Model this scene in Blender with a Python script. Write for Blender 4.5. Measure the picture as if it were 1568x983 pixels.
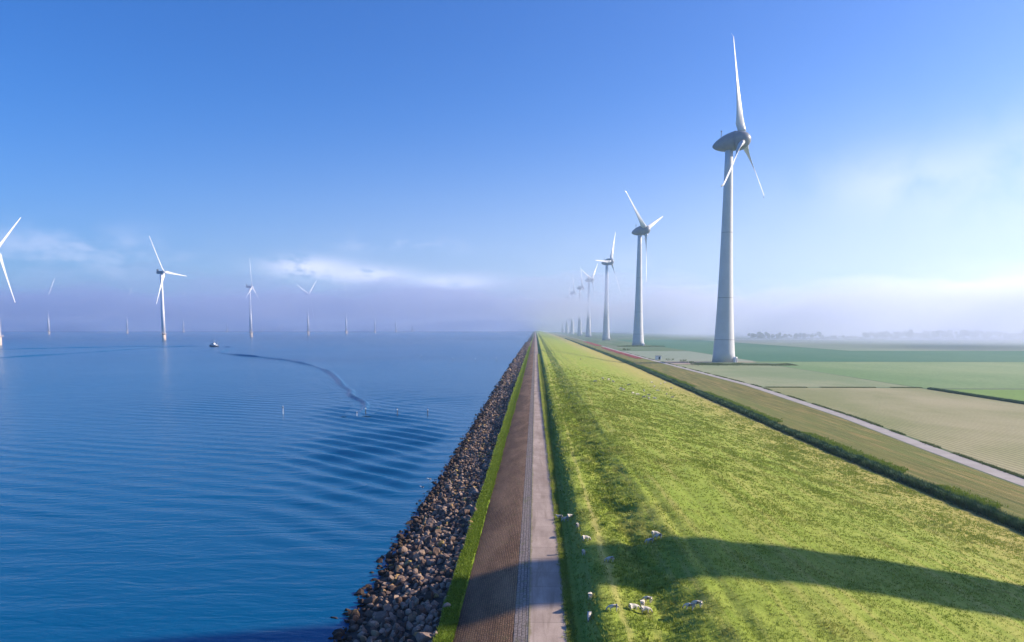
import bpy, bmesh, math, random
import numpy as np
from mathutils import Vector, Matrix
for o in list(bpy.data.objects): bpy.data.objects.remove(o)
S = bpy.context.scene; COL = S.collection
R = math.radians
rng = np.random.default_rng(7); random.seed(7)

# ------------------------------------------------------------------ camera, sky, sun, exposure
cam_d = bpy.data.cameras.new('camera'); cam = bpy.data.objects.new('camera', cam_d); COL.objects.link(cam)
cam_d.sensor_width = 36.0; cam_d.lens = 1130.0 / 1568.0 * 36.0; cam_d.shift_y = 0.07228
cam_d.clip_start = 0.5; cam_d.clip_end = 60000.0
cam.location = (0, 0, 17.5); cam.rotation_euler = (R(90 - 5.2), 0, R(1.817)); S.camera = cam
SUN_EL, SUN_AZ = 26.0, 77.0
S.view_settings.view_transform = 'Standard'; S.view_settings.look = 'None'; S.view_settings.gamma = 1.0
S.view_settings.use_curve_mapping = False
S.view_settings.exposure = 0.66
sun_d = bpy.data.lights.new('sun', 'SUN'); sun_d.energy = 5.0; sun_d.angle = R(0.53); sun_d.color = (1.0, 0.86, 0.70)
sun = bpy.data.objects.new('sun', sun_d); COL.objects.link(sun)
sdir = Vector((math.cos(R(SUN_EL)) * math.sin(R(SUN_AZ)), math.cos(R(SUN_EL)) * math.cos(R(SUN_AZ)), math.sin(R(SUN_EL))))
sun.rotation_euler = sdir.to_track_quat('Z', 'Y').to_euler(); sun.location = sdir * 800
w = bpy.data.worlds.new("World"); S.world = w; w.use_nodes = True

class NT:
    """tiny node helper"""
    def __init__(s, tree): s.t = tree; s.n = tree.nodes; s.l = tree.links
    def new(s, kind, **kw):
        n = s.n.new(kind)
        for k, v in kw.items():
            if hasattr(n, k): setattr(n, k, v)
        return n
    def put(s, sock, v):
        if hasattr(v, 'is_output'): s.l.new(v, sock)
        elif v is not None:
            if isinstance(v, (tuple, list)) and len(v) == 3 and sock.type == 'RGBA': v = (*v, 1)
            sock.default_value = v
    def math(s, op, a, b=None, c=None, clamp=False):
        n = s.n.new('ShaderNodeMath'); n.operation = op; n.use_clamp = clamp
        for i, v in enumerate((a, b, c)):
            if v is not None: s.put(n.inputs[i], v)
        return n.outputs[0]
    def mix(s, f, a, b, mode='MIX'):
        n = s.n.new('ShaderNodeMix'); n.data_type = 'RGBA'; n.blend_type = mode
        s.put(n.inputs[0], f); s.put(n.inputs[6], a); s.put(n.inputs[7], b); return n.outputs[2]
    def noise(s, vec, scale, detail=4, rough=0.55, dist=0.0):
        n = s.n.new('ShaderNodeTexNoise'); n.inputs['Scale'].default_value = scale; n.inputs['Detail'].default_value = detail
        n.inputs['Roughness'].default_value = rough; n.inputs['Distortion'].default_value = dist
        if vec is not None: s.l.new(vec, n.inputs['Vector'])
        return n.outputs['Fac']
    def ramp(s, f, lo, hi, a=0.0, b=1.0):
        n = s.n.new('ShaderNodeMapRange'); s.put(n.inputs[0], f)
        n.inputs[1].default_value = lo; n.inputs[2].default_value = hi; n.inputs[3].default_value = a; n.inputs[4].default_value = b
        n.interpolation_type = 'SMOOTHSTEP' if (a, b) == (0.0, 1.0) else 'LINEAR'
        return n.outputs[0]
    def mapping(s, vec, scale=(1, 1, 1), rot=(0, 0, 0), loc=(0, 0, 0)):
        n = s.n.new('ShaderNodeMapping'); n.inputs['Scale'].default_value = scale; n.inputs['Rotation'].default_value = rot
        n.inputs['Location'].default_value = loc; s.l.new(vec, n.inputs['Vector']); return n.outputs[0]
    def bump(s, h, strength=0.5, dist=0.1, normal=None):
        n = s.n.new('ShaderNodeBump'); n.inputs['Strength'].default_value = strength; n.inputs['Distance'].default_value = dist
        s.l.new(h, n.inputs['Height'])
        if normal is not None: s.l.new(normal, n.inputs['Normal'])
        return n.outputs[0]

def build_world():
    N = NT(w.node_tree); N.n.clear()
    out = N.new('ShaderNodeOutputWorld'); bg = N.new('ShaderNodeBackground'); bg.inputs['Strength'].default_value = 0.09
    sky = N.new('ShaderNodeTexSky', sky_type='NISHITA'); sky.sun_disc = False
    sky.sun_elevation = R(SUN_EL); sky.sun_rotation = R(SUN_AZ); sky.altitude = 0
    sky.air_density = 1.0; sky.dust_density = 1.0; sky.ozone_density = 3.0
    tc = N.new('ShaderNodeTexCoord'); d = tc.outputs['Generated']
    sep = N.new('ShaderNodeSeparateXYZ'); N.l.new(d, sep.inputs[0])
    el = N.math('MULTIPLY', N.math('ARCSINE', sep.outputs[2]), 57.29578)
    az = N.math('MULTIPLY', N.math('ARCTAN2', sep.outputs[0], sep.outputs[1]), 57.29578)
    col = sky.outputs[0]
    # deeper, more saturated blue, as in clean air seen away from the sun
    hs = N.new('ShaderNodeHueSaturation'); hs.inputs['Saturation'].default_value = 1.22; hs.inputs['Hue'].default_value = 0.507
    N.l.new(col, hs.inputs['Color']); col = hs.outputs[0]
    col = N.mix(1.0, col, N.mix(N.ramp(el, 0, 17), N.mix(N.ramp(az, -40, 45), (0.60, 0.84, 1.26), (0.90, 0.85, 1.12)), N.mix(N.ramp(az, -40, 50), (0.47, 0.90, 1.36), (0.70, 0.88, 1.30))), 'MULTIPLY')
    cv = N.new('ShaderNodeCombineXYZ'); N.l.new(N.math('MULTIPLY', az, 0.20), cv.inputs[0]); N.l.new(N.math('MULTIPLY', el, 0.42), cv.inputs[1])
    n1 = N.noise(cv.outputs[0], 1.5, 7, 0.58, 0.15)
    cv2 = N.new('ShaderNodeCombineXYZ'); N.l.new(N.math('MULTIPLY', az, 0.05), cv2.inputs[0]); N.l.new(N.math('MULTIPLY', el, 0.05), cv2.inputs[1])
    n2 = N.noise(cv2.outputs[0], 3.0, 5, 0.55, 0.2)
    def blob(a0, e0, sa, se):
        x = N.math('DIVIDE', N.math('SUBTRACT', az, a0), sa); y = N.math('DIVIDE', N.math('SUBTRACT', el, e0), se)
        r2 = N.math('ADD', N.math('MULTIPLY', x, x), N.math('MULTIPLY', y, y))
        return N.math('EXPONENT', N.math('MULTIPLY', r2, -1.0))
    # low white cloud tops above the mist (azimuth, elevation in degrees)
    for a0, e0, sa, se, lo, hi, amt, nn in (
            (-17.0, 4.4, 3.0, 0.75, 0.34, 0.50, 0.95, n1), (-12.8, 3.9, 3.2, 0.65, 0.32, 0.48, 0.95, n1), (-6.2, 3.4, 3.2, 0.6, 0.30, 0.48, 1.0, n1),
            (-32.0, 4.8, 6.0, 1.5, 0.36, 0.70, 0.45, n1), (-11.0, 6.3, 5.0, 0.6, 0.42, 0.70, 0.35, n1),
            (25.3, 9.6, 4.6, 1.9, 0.30, 0.56, 0.50, n2), (32.5, 9.2, 3.6, 3.0, 0.30, 0.56, 0.50, n2), (30.0, 2.0, 22.0, 8.5, -0.5, 0.3, 0.42, n2), (-2.0, 1.0, 30.0, 8.5, -0.5, 0.3, 0.30, n2), (31.0, 6.5, 14.0, 5.5, 0.0, 0.75, 0.30, n2),
            (8.0, 5.0, 7.0, 1.8, 0.40, 0.65, 0.20, n2)):
        m = N.math('MULTIPLY', N.math('MULTIPLY', blob(a0, e0, sa, se), N.ramp(nn, lo, hi)), amt)
        col = N.mix(m, col, (8.2, 8.3, 10.0) if nn is n1 else (6.4, 6.9, 9.0))
    N.l.new(col, bg.inputs['Color']); N.l.new(bg.outputs[0], out.inputs[0])
build_world()
c = S.cycles
c.volume_bounces = 4; c.max_bounces = 6; c.diffuse_bounces = 2; c.glossy_bounces = 3; c.transmission_bounces = 2
c.use_denoising = True
c.volume_step_rate = 1.0; c.volume_max_steps = 256
try: c.denoising_input_passes = 'RGB_ALBEDO_NORMAL'
except Exception: pass

# ------------------------------------------------------------------ helpers
def link(o, parent=None):
    COL.objects.link(o)
    if parent is not None: o.parent = parent
    return o
def tag(o, label=None, cat=None, group=None, kind=None):
    if label: o['label'] = label
    if cat: o['category'] = cat
    if group: o['group'] = group
    if kind: o['kind'] = kind
    return o
def empty(name, loc, rz=0.0):
    o = bpy.data.objects.new(name, None); o.empty_display_size = 0.5; COL.objects.link(o)
    o.location = loc; o.rotation_euler = (0, 0, rz); return o
def mesh_np(name, V, F, mat, parent=None, smooth=False, attr=None, mats=None, midx=None):
    """V (n,3), F (m,k) arrays -> object"""
    V = np.asarray(V, np.float32); F = np.asarray(F, np.int32); k = F.shape[1]
    me = bpy.data.meshes.new(name); me.vertices.add(len(V)); me.vertices.foreach_set('co', V.ravel())
    me.loops.add(F.size); me.loops.foreach_set('vertex_index', F.ravel())
    me.polygons.add(len(F)); me.polygons.foreach_set('loop_start', np.arange(0, F.size, k, dtype=np.int32))
    me.polygons.foreach_set('use_smooth', np.full(len(F), smooth))
    if attr is not None:
        a = me.attributes.new('tint', 'FLOAT', 'POINT'); a.data.foreach_set('value', np.asarray(attr, np.float32))
    if mat: me.materials.append(mat)
    me.update(calc_edges=True); me.validate()
    return link(bpy.data.objects.new(name, me), parent)
def bm_obj(name, bm, mat, parent=None, smooth=False):
    bmesh.ops.recalc_face_normals(bm, faces=bm.faces)
    me = bpy.data.meshes.new(name); bm.to_mesh(me); bm.free()
    for p in me.polygons: p.use_smooth = smooth
    if mat: me.materials.append(mat)
    return link(bpy.data.objects.new(name, me), parent)
def add_box(bm, c, s, rot=None):
    M = Matrix.Translation(c) @ (rot.to_4x4() if rot is not None else Matrix.Identity(4)) @ Matrix.Diagonal((*s, 1))
    return bmesh.ops.create_cube(bm, size=1.0, matrix=M)['verts']
def add_tube(bm, p0, p1, r0, r1=None, seg=10):
    p0 = Vector(p0); p1 = Vector(p1); r1 = r0 if r1 is None else r1
    d = p1 - p0; M = Matrix.Translation((p0 + p1) / 2) @ d.to_track_quat('Z', 'Y').to_matrix().to_4x4()
    return bmesh.ops.create_cone(bm, cap_ends=True, segments=seg, radius1=r0, radius2=r1, depth=d.length, matrix=M)['verts']
def add_rings(bm, rings, cap=True):
    """rings: list of lists of points, lofted"""
    vs = [[bm.verts.new(p) for p in r] for r in rings]; n = len(vs[0])
    for a, b in zip(vs[:-1], vs[1:]):
        for i in range(n): bm.faces.new((a[i], a[(i + 1) % n], b[(i + 1) % n], b[i]))
    if cap: bm.faces.new(vs[0][::-1]); bm.faces.new(vs[-1])
def lathe(bm, prof, seg=24, axis='Z'):
    rings = []
    for (t, r) in prof:
        ring = []
        for k in range(seg):
            a = 2 * math.pi * k / seg; p = (r * math.cos(a), r * math.sin(a), t)
            ring.append(p if axis == 'Z' else (p[0], p[2], p[1]))
        rings.append(ring)
    add_rings(bm, rings)
def bevel(bm, off, seg=2):
    bmesh.ops.bevel(bm, geom=list(bm.edges), offset=off, segments=seg, affect='EDGES', profile=0.5)

_lat = {}
def vnoise(x, y, scale, seed=0, octaves=3):
    """smooth value noise in -1..1"""
    x = np.asarray(x, float) * scale; y = np.asarray(y, float) * scale; out = 0; amp = 1; tot = 0
    if seed not in _lat: _lat[seed] = np.random.default_rng(seed + 100).random((256, 256)) * 2 - 1
    L = _lat[seed]
    for o in range(octaves):
        xi = np.floor(x).astype(int); yi = np.floor(y).astype(int); fx = x - xi; fy = y - yi
        fx = fx * fx * (3 - 2 * fx); fy = fy * fy * (3 - 2 * fy)
        a = L[xi % 256, yi % 256]; b = L[(xi + 1) % 256, yi % 256]; cc = L[xi % 256, (yi + 1) % 256]; d = L[(xi + 1) % 256, (yi + 1) % 256]
        out = out + amp * ((a * (1 - fx) + b * fx) * (1 - fy) + (cc * (1 - fx) + d * fx) * fy)
        tot += amp; amp *= 0.5; x = x * 2.03 + 17.1; y = y * 2.03 + 5.3
    return out / tot

# ------------------------------------------------------------------ materials
def new_mat(name):
    m = bpy.data.materials.new(name); m.use_nodes = True; N = NT(m.node_tree)
    b = m.node_tree.nodes['Principled BSDF']; return m, N, b
def obj_coord(N): return N.new('ShaderNodeTexCoord').outputs['Object']
def geo_pos(N): return N.new('ShaderNodeNewGeometry').outputs['Position']

def simple_mat(name, col, rough=0.6, var=0.12, scale=2.0, metal=0.0, spec=0.4, bumpd=0.0):
    m, N, b = new_mat(name); p = obj_coord(N)
    n = N.noise(p, scale, 5)
    dark = tuple(x * (1 - var) for x in col); lite = tuple(min(1, x * (1 + var)) for x in col)
    N.l.new(N.mix(N.ramp(n, 0.3, 0.7), dark, lite), b.inputs['Base Color'])
    b.inputs['Roughness'].default_value = rough; b.inputs['Metallic'].default_value = metal; b.inputs['Specular IOR Level'].default_value = spec
    if bumpd: N.l.new(N.bump(n, 0.6, bumpd), b.inputs['Normal'])
    return m
M = {}
M['blade'] = simple_mat('blade_white', (0.62, 0.62, 0.63), 0.35, 0.03, 0.3)
M['nacelle'] = simple_mat('nacelle_grey', (0.20, 0.21, 0.23), 0.4, 0.06, 0.4)
M['concrete_white'] = simple_mat('tower_concrete', (0.58, 0.58, 0.59), 0.55, 0.05, 0.15)
M['offshore_tower'] = simple_mat('offshore_tower', (0.78, 0.76, 0.76), 0.4, 0.04, 0.2)
M['orange'] = simple_mat('foundation_yellow', (0.80, 0.64, 0.50), 0.5, 0.12, 0.6)
M['dark'] = simple_mat('dark_metal', (0.04, 0.045, 0.05), 0.5, 0.2, 1.0)
M['door'] = simple_mat('door_dark_blue', (0.03, 0.04, 0.10), 0.4, 0.1, 1.0)
M['hull'] = simple_mat('hull_dark_blue', (0.02, 0.035, 0.07), 0.35, 0.15, 1.0)
M['whitepaint'] = simple_mat('white_paint', (0.78, 0.78, 0.76), 0.4, 0.06, 1.2)
M['glass'] = simple_mat('window_glass', (0.02, 0.03, 0.04), 0.08, 0.1, 1.0, spec=0.8)
M['wood'] = simple_mat('stake_wood', (0.10, 0.07, 0.05), 0.8, 0.3, 6.0)
M['wool'] = simple_mat('wool', (0.62, 0.56, 0.46), 0.95, 0.18, 25.0, spec=0.1, bumpd=0.01)
M['sheepface'] = simple_mat('sheep_face', (0.30, 0.24, 0.18), 0.9, 0.2, 20.0)
M['bark'] = simple_mat('bark', (0.10, 0.08, 0.06), 0.9, 0.3, 4.0, bumpd=0.02)
M['feather'] = simple_mat('feather', (0.75, 0.76, 0.78), 0.8, 0.1, 12.0)
M['roofing'] = simple_mat('roofing', (0.25, 0.25, 0.27), 0.7, 0.15, 2.0)

def grass_mat(name, a, b_, c_, dry, scale=1.0, along=0.35, bumpd=0.12, dryamt=0.4):
    """two greens + dry tone, in patches stretched along the dike"""
    m, N, b = new_mat(name); p = geo_pos(N)
    pl = N.mapping(p, (1.0, along, 1.0))
    big = N.noise(pl, 0.11 * scale, 5, 0.6, 0.4); mid = N.noise(pl, 0.9 * scale, 6, 0.65, 0.5); fine = N.noise(p, 7.0 * scale, 5, 0.7)
    streak = N.noise(N.mapping(p, (1.6, 0.06, 1)), 0.8 * scale, 4, 0.6)
    col = N.mix(N.ramp(mid, 0.25, 0.75), a, b_)
    col = N.mix(N.math('MULTIPLY', N.ramp(big, 0.42, 0.66), 0.7), col, c_)
    col = N.mix(N.math('MULTIPLY', N.ramp(streak, 0.45, 0.72), dryamt), col, dry)
    f2 = N.ramp(fine, 0.3, 0.7, 0.74, 1.20)
    if name == 'dike_grass':   # sun-dried straw low on the slope beside the ditch
        sx = N.new('ShaderNodeSeparateXYZ'); N.l.new(p, sx.inputs[0])
        tr = N.math('ABSOLUTE', N.math('SUBTRACT', sx.outputs[0], N.math('ADD', 4.15, N.math('MULTIPLY', N.math('SUBTRACT', big, 0.5), 1.2))))
        trk = N.math('SUBTRACT', 1.0, N.ramp(tr, 0.06, 0.28))
        col = N.mix(N.math('MULTIPLY', trk, 0.35), col, (0.50, 0.42, 0.15))
        dryx = N.ramp(N.math('ADD', sx.outputs[0], N.math('MULTIPLY', N.math('SUBTRACT', mid, 0.5), 40.0)), 30, 52)
        col = N.mix(N.math('MULTIPLY', dryx, 0.55), col, (0.52, 0.38, 0.13))
    hv = N.new('ShaderNodeHueSaturation'); N.l.new(col, hv.inputs['Color']); N.l.new(f2, hv.inputs['Value'])
    N.l.new(hv.outputs[0], b.inputs['Base Color'])
    b.inputs['Roughness'].default_value = 0.9; b.inputs['Specular IOR Level'].default_value = 0.12
    h = N.math('ADD', N.math('MULTIPLY', mid, 1.0), N.math('MULTIPLY', fine, 0.35))
    N.l.new(N.bump(h, 0.8, bumpd), b.inputs['Normal'])
    return m
M['grass'] = grass_mat('dike_grass', (0.22, 0.285, 0.036), (0.32, 0.365, 0.064), (0.24, 0.325, 0.040), (0.43, 0.37, 0.11), 1.0, 0.45, 0.14, 0.55)
M['verge'] = grass_mat('bright_moss', (0.12, 0.20, 0.015), (0.24, 0.30, 0.03), (0.18, 0.26, 0.02), (0.30, 0.28, 0.05), 2.0, 0.6, 0.1)
M['ground'] = grass_mat('polder_ground', (0.10, 0.16, 0.07), (0.16, 0.22, 0.10), (0.20, 0.22, 0.13), (0.26, 0.25, 0.16), 0.06, 0.5, 0.2)
M['roughstrip'] = grass_mat('rough_strip', (0.11, 0.125, 0.030), (0.25, 0.21, 0.06), (0.18, 0.21, 0.05), (0.36, 0.26, 0.09), 0.9, 0.06, 0.35, 0.85)

def blade_mat(name, base, tip, dry, translucent=0.25):
    m, N, b = new_mat(name)
    t = N.new('ShaderNodeAttribute', attribute_name='tint'); p = geo_pos(N)
    n = N.noise(p, 0.35, 4); 
    col = N.mix(t.outputs['Fac'], base, tip); col = N.mix(N.math('MULTIPLY', N.ramp(n, 0.45, 0.68), 0.6), col, dry)
    N.l.new(col, b.inputs['Base Color']); b.inputs['Roughness'].default_value = 0.7; b.inputs['Specular IOR Level'].default_value = 0.2
    tr = N.new('ShaderNodeBsdfTranslucent'); N.l.new(col, tr.inputs[0]); mx = N.new('ShaderNodeMixShader'); mx.inputs[0].default_value = translucent
    out = N.n['Material Output']; N.l.new(b.outputs[0], mx.inputs[1]); N.l.new(tr.outputs[0], mx.inputs[2]); N.l.new(mx.outputs[0], out.inputs[0])
    return m
M['tuft'] = blade_mat('grass_blades', (0.24, 0.31, 0.038), (0.35, 0.395, 0.068), (0.42, 0.39, 0.11))
M['mossblade'] = blade_mat('moss_blades', (0.12, 0.20, 0.012), (0.25, 0.33, 0.03), (0.22, 0.30, 0.03))
M['reed'] = blade_mat('reed_leaves', (0.018, 0.075, 0.045), (0.055, 0.14, 0.055), (0.07, 0.14, 0.035), 0.15)
M['bushleaf'] = blade_mat('bush_leaves', (0.09, 0.14, 0.05), (0.20, 0.25, 0.08), (0.26, 0.25, 0.09), 0.15)
M['flower'] = blade_mat('tulip_petals', (0.42, 0.09, 0.10), (0.62, 0.20, 0.20), (0.50, 0.24, 0.22), 0.2)

def field_mat(name, a, b_, rows=0.0, rowdir=0, rowscale=1.0, nscale=0.02):
    m, N, b = new_mat(name); p = geo_pos(N)
    n = N.noise(N.mapping(p, (1, 0.5, 1)), nscale, 6, 0.6, 0.3); f = N.noise(p, nscale * 60, 4, 0.7)
    col = N.mix(N.ramp(n, 0.3, 0.7), a, b_)
    hv = N.new('ShaderNodeHueSaturation'); N.l.new(col, hv.inputs['Color'])
    v = N.ramp(f, 0.3, 0.7, 0.84, 1.14)
    if rows:
        wv = N.new('ShaderNodeTexWave'); wv.bands_direction = 'X' if rowdir == 0 else 'Y'; wv.inputs['Scale'].default_value = rowscale
        wv.inputs['Distortion'].default_value = 1.2; wv.inputs['Detail'].default_value = 2; wv.inputs['Detail Scale'].default_value = 0.2
        N.l.new(p, wv.inputs['Vector'])
        v = N.math('MULTIPLY', v, N.ramp(wv.outputs['Fac'], 0.0, 1.0, 1 - rows, 1 + rows * 0.5))
    N.l.new(v, hv.inputs['Value']); N.l.new(hv.outputs[0], b.inputs['Base Color'])
    b.inputs['Roughness'].default_value = 0.95; b.inputs['Specular IOR Level'].default_value = 0.08
    N.l.new(N.bump(f, 0.5, 0.15), b.inputs['Normal'])
    return m

def path_mat():
    m, N, b = new_mat('path_concrete'); p = geo_pos(N)
    n = N.noise(N.mapping(p, (1, 0.3, 1)), 0.8, 6, 0.6); f = N.noise(p, 14, 4, 0.7)
    sep = N.new('ShaderNodeSeparateXYZ'); N.l.new(p, sep.inputs[0])
    fy = N.math('FRACT', N.math('MULTIPLY', sep.outputs[1], 0.4))
    joint = N.math('LESS_THAN', fy, 0.018)
    col = N.mix(N.ramp(n, 0.3, 0.7), (0.32, 0.245, 0.195), (0.47, 0.37, 0.30))
    # slab-to-slab tone
    wn = N.new('ShaderNodeTexWhiteNoise'); wn.noise_dimensions = '1D'; N.l.new(N.math('FLOOR', N.math('MULTIPLY', sep.outputs[1], 0.4)), wn.inputs['W'])
    hv = N.new('ShaderNodeHueSaturation'); N.l.new(col, hv.inputs['Color'])
    N.l.new(N.math('MULTIPLY', N.ramp(f, 0.3, 0.7, 0.88, 1.1), N.ramp(wn.outputs[0], 0, 1.001, 0.9, 1.08)), hv.inputs['Value'])
    col = N.mix(N.math('MULTIPLY', joint, 0.55), hv.outputs[0], (0.12, 0.10, 0.08))
    stain = N.ramp(N.noise(N.mapping(p, (2.2, 0.12, 1)), 1.0, 6, 0.65, 0.5), 0.50, 0.72)     # tyre dirt and dried mud
    col = N.mix(N.math('MULTIPLY', stain, 0.55), col, (0.20, 0.15, 0.105))
    edge = N.math('ABSOLUTE', N.math('SUBTRACT', sep.outputs[0], 0.65))
    moss = N.ramp(N.math('ADD', edge, N.math('MULTIPLY', N.noise(N.mapping(p, (1, 0.5, 1)), 2.5, 5, 0.7), 0.5)), 1.02, 1.22)
    col = N.mix(N.math('MULTIPLY', moss, 0.7), col, (0.17, 0.16, 0.05))
    N.l.new(col, b.inputs['Base Color']); b.inputs['Roughness'].default_value = 0.85; b.inputs['Specular IOR Level'].default_value = 0.2
    N.l.new(N.bump(f, 0.4, 0.01), b.inputs['Normal'])
    return m
M['path'] = path_mat()

def revet_mat(name, c1, c2, c3, bw, bh, mossy=0.0):
    """small basalt/brick blocks set in rows"""
    m, N, b = new_mat(name); p = geo_pos(N)
    br = N.new('ShaderNodeTexBrick'); br.inputs['Scale'].default_value = 1.0
    br.inputs['Brick Width'].default_value = bw; br.inputs['Row Height'].default_value = bh
    br.inputs['Mortar Size'].default_value = 0.022; br.inputs['Mortar Smooth'].default_value = 0.4; br.inputs['Bias'].default_value = 0.0
    br.inputs['Color1'].default_value = (*c1, 1); br.inputs['Color2'].default_value = (*c2, 1); br.inputs['Mortar'].default_value = (c1[0]*.35, c1[1]*.35, c1[2]*.35, 1)
    dv = N.new('ShaderNodeVectorMath'); dv.operation = 'ADD'; 
    nz = N.new('ShaderNodeTexNoise'); nz.inputs['Scale'].default_value = 3.0; N.l.new(p, nz.inputs['Vector'])
    sc = N.new('ShaderNodeVectorMath'); sc.operation = 'SCALE'; sc.inputs['Scale'].default_value = 0.12; N.l.new(nz.outputs['Color'], sc.inputs[0])
    N.l.new(N.mapping(p, (1, 1, 1), (0, 0, R(90))), dv.inputs[0]); N.l.new(sc.outputs[0], dv.inputs[1]); N.l.new(dv.outputs[0], br.inputs['Vector'])
    n = N.noise(N.mapping(p, (1, 0.25, 1)), 0.5, 6, 0.62, 0.3); f = N.noise(p, 9, 4, 0.7)
    col = N.mix(N.ramp(n, 0.38, 0.66), br.outputs['Color'], c3)
    col = N.mix(0.55, col, br.outputs['Color'], 'MIX')
    if mossy: col = N.mix(N.math('MULTIPLY', N.ramp(N.noise(p, 1.5, 5, 0.7), 0.52, 0.68), mossy), col, (0.13, 0.14, 0.03))
    sx = N.new('ShaderNodeSeparateXYZ'); N.l.new(p, sx.inputs[0])   # damp, darker stone low on the slope; bleached, sandy stone near the path
    wet = N.ramp(N.math('ADD', sx.outputs[0], N.math('MULTIPLY', n, 2.4)), -3.0, 0.4, 0.42, 1.35)
    hv = N.new('ShaderNodeHueSaturation'); N.l.new(col, hv.inputs['Color']); N.l.new(N.math('MULTIPLY', wet, N.ramp(f, 0.25, 0.75, 0.6, 1.35)), hv.inputs['Value'])
    N.l.new(hv.outputs[0], b.inputs['Base Color']); b.inputs['Roughness'].default_value = 0.8; b.inputs['Specular IOR Level'].default_value = 0.3
    h = N.math('ADD', N.math('MULTIPLY', br.outputs['Fac'], -1.0), N.math('MULTIPLY', f, 0.6))
    N.l.new(N.bump(h, 0.9, 0.05), b.inputs['Normal'])
    return m
M['revet'] = revet_mat('brown_blocks', (0.19, 0.10, 0.045), (0.28, 0.155, 0.075), (0.36, 0.22, 0.12), 0.24, 0.12, 0.25)
M['paver'] = revet_mat('pale_pavers', (0.20, 0.155, 0.125), (0.27, 0.215, 0.18), (0.25, 0.20, 0.15), 0.34, 0.19, 0.5)

def rock_mat(indiv):
    m, N, b = new_mat('riprap_stone' if indiv else 'riprap_stone_far'); p = geo_pos(N)
    if indiv: r = N.new('ShaderNodeObjectInfo').outputs['Random']
    else: r = N.new('ShaderNodeAttribute', attribute_name='tint').outputs['Fac']
    cr = N.new('ShaderNodeValToRGB'); N.l.new(r, cr.inputs[0]); e = cr.color_ramp
    pts = [(0.0, (0.09, 0.058, 0.045)), (0.3, (0.19, 0.125, 0.092)), (0.6, (0.28, 0.195, 0.145)), (0.85, (0.36, 0.265, 0.205)), (0.95, (0.36, 0.22, 0.10)), (1.0, (0.42, 0.30, 0.09))]
    e.elements[0].position = 0; e.elements[0].color = (*pts[0][1], 1); e.elements[1].position = 1.0; e.elements[1].color = (*pts[-1][1], 1)
    for q, cc in pts[1:-1]: x = e.elements.new(q); x.color = (*cc, 1)
    n = N.noise(p, 4.0, 6, 0.65); f = N.noise(p, 20.0, 4, 0.7)
    hv = N.new('ShaderNodeHueSaturation'); N.l.new(cr.outputs[0], hv.inputs['Color']); N.l.new(N.ramp(n, 0.25, 0.75, 0.7, 1.25), hv.inputs['Value'])
    sep = N.new('ShaderNodeSeparateXYZ'); N.l.new(p, sep.inputs[0])
    wet = N.ramp(N.math('ADD', sep.outputs[2], N.math('MULTIPLY', n, -0.5)), -0.05, 0.45)   # weed and wet line just above the water
    col = N.mix(wet, (0.055, 0.035, 0.025), hv.outputs[0])
    N.l.new(col, b.inputs['Base Color']); b.inputs['Roughness'].default_value = 0.85; b.inputs['Specular IOR Level'].default_value = 0.25
    N.l.new(N.bump(N.math('ADD', n, N.math('MULTIPLY', f, 0.4)), 0.7, 0.08), b.inputs['Normal'])
    return m
M['rock'] = rock_mat(True); M['rockfar'] = rock_mat(False)
M['rockbed'] = simple_mat('rock_bed', (0.05, 0.038, 0.03), 0.95, 0.3, 2.0)
M['road'] = simple_mat('farm_road', (0.40, 0.355, 0.31), 0.85, 0.10, 0.3)
M['soil'] = field_mat('bare_soil', (0.40, 0.30, 0.22), (0.46, 0.35, 0.25))

def water_mat():
    m, N, b = new_mat('lake_water'); p = geo_pos(N)
    n0 = N.noise(N.mapping(p, (1, 1, 1), (0, 0, R(25))), 0.004, 4, 0.55, 0.4)
    col = N.mix(N.ramp(n0, 0.35, 0.7), (0.0, 0.082, 0.19), (0.0, 0.105, 0.235))
    N.l.new(col, b.inputs['Base Color']); b.inputs['Roughness'].default_value = 0.22; b.inputs['IOR'].default_value = 1.333
    b.inputs['Specular IOR Level'].default_value = 0.27; b.inputs['Specular Tint'].default_value = (0.06, 0.72, 0.98, 1)
    # ripples: long lazy crests plus capillary chop, calm and rough patches
    v1 = N.mapping(p, (0.30, 1.0, 1.0), (0, 0, R(-12))); v2 = N.mapping(p, (0.45, 1.0, 1), (0, 0, R(20)))
    r1 = N.noise(v1, 0.35, 3, 0.5, 0.6); r2 = N.noise(v2, 1.4, 4, 0.55, 0.4); r3 = N.noise(p, 6.0, 2, 0.5)
    patch = N.ramp(N.noise(N.mapping(p, (1, 0.6, 1), (0, 0, R(35))), 0.012, 3, 0.5, 0.5), 0.35, 0.7, 0.35, 1.0)
    h = N.math('ADD', N.math('ADD', N.math('MULTIPLY', r1, 0.30), N.math('MULTIPLY', r2, 0.085)), N.math('MULTIPLY', r3, 0.012))
    N.l.new(N.bump(N.math('MULTIPLY', h, patch), 1.0, 0.9), b.inputs['Normal'])
    return m
M['water'] = water_mat()

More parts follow.
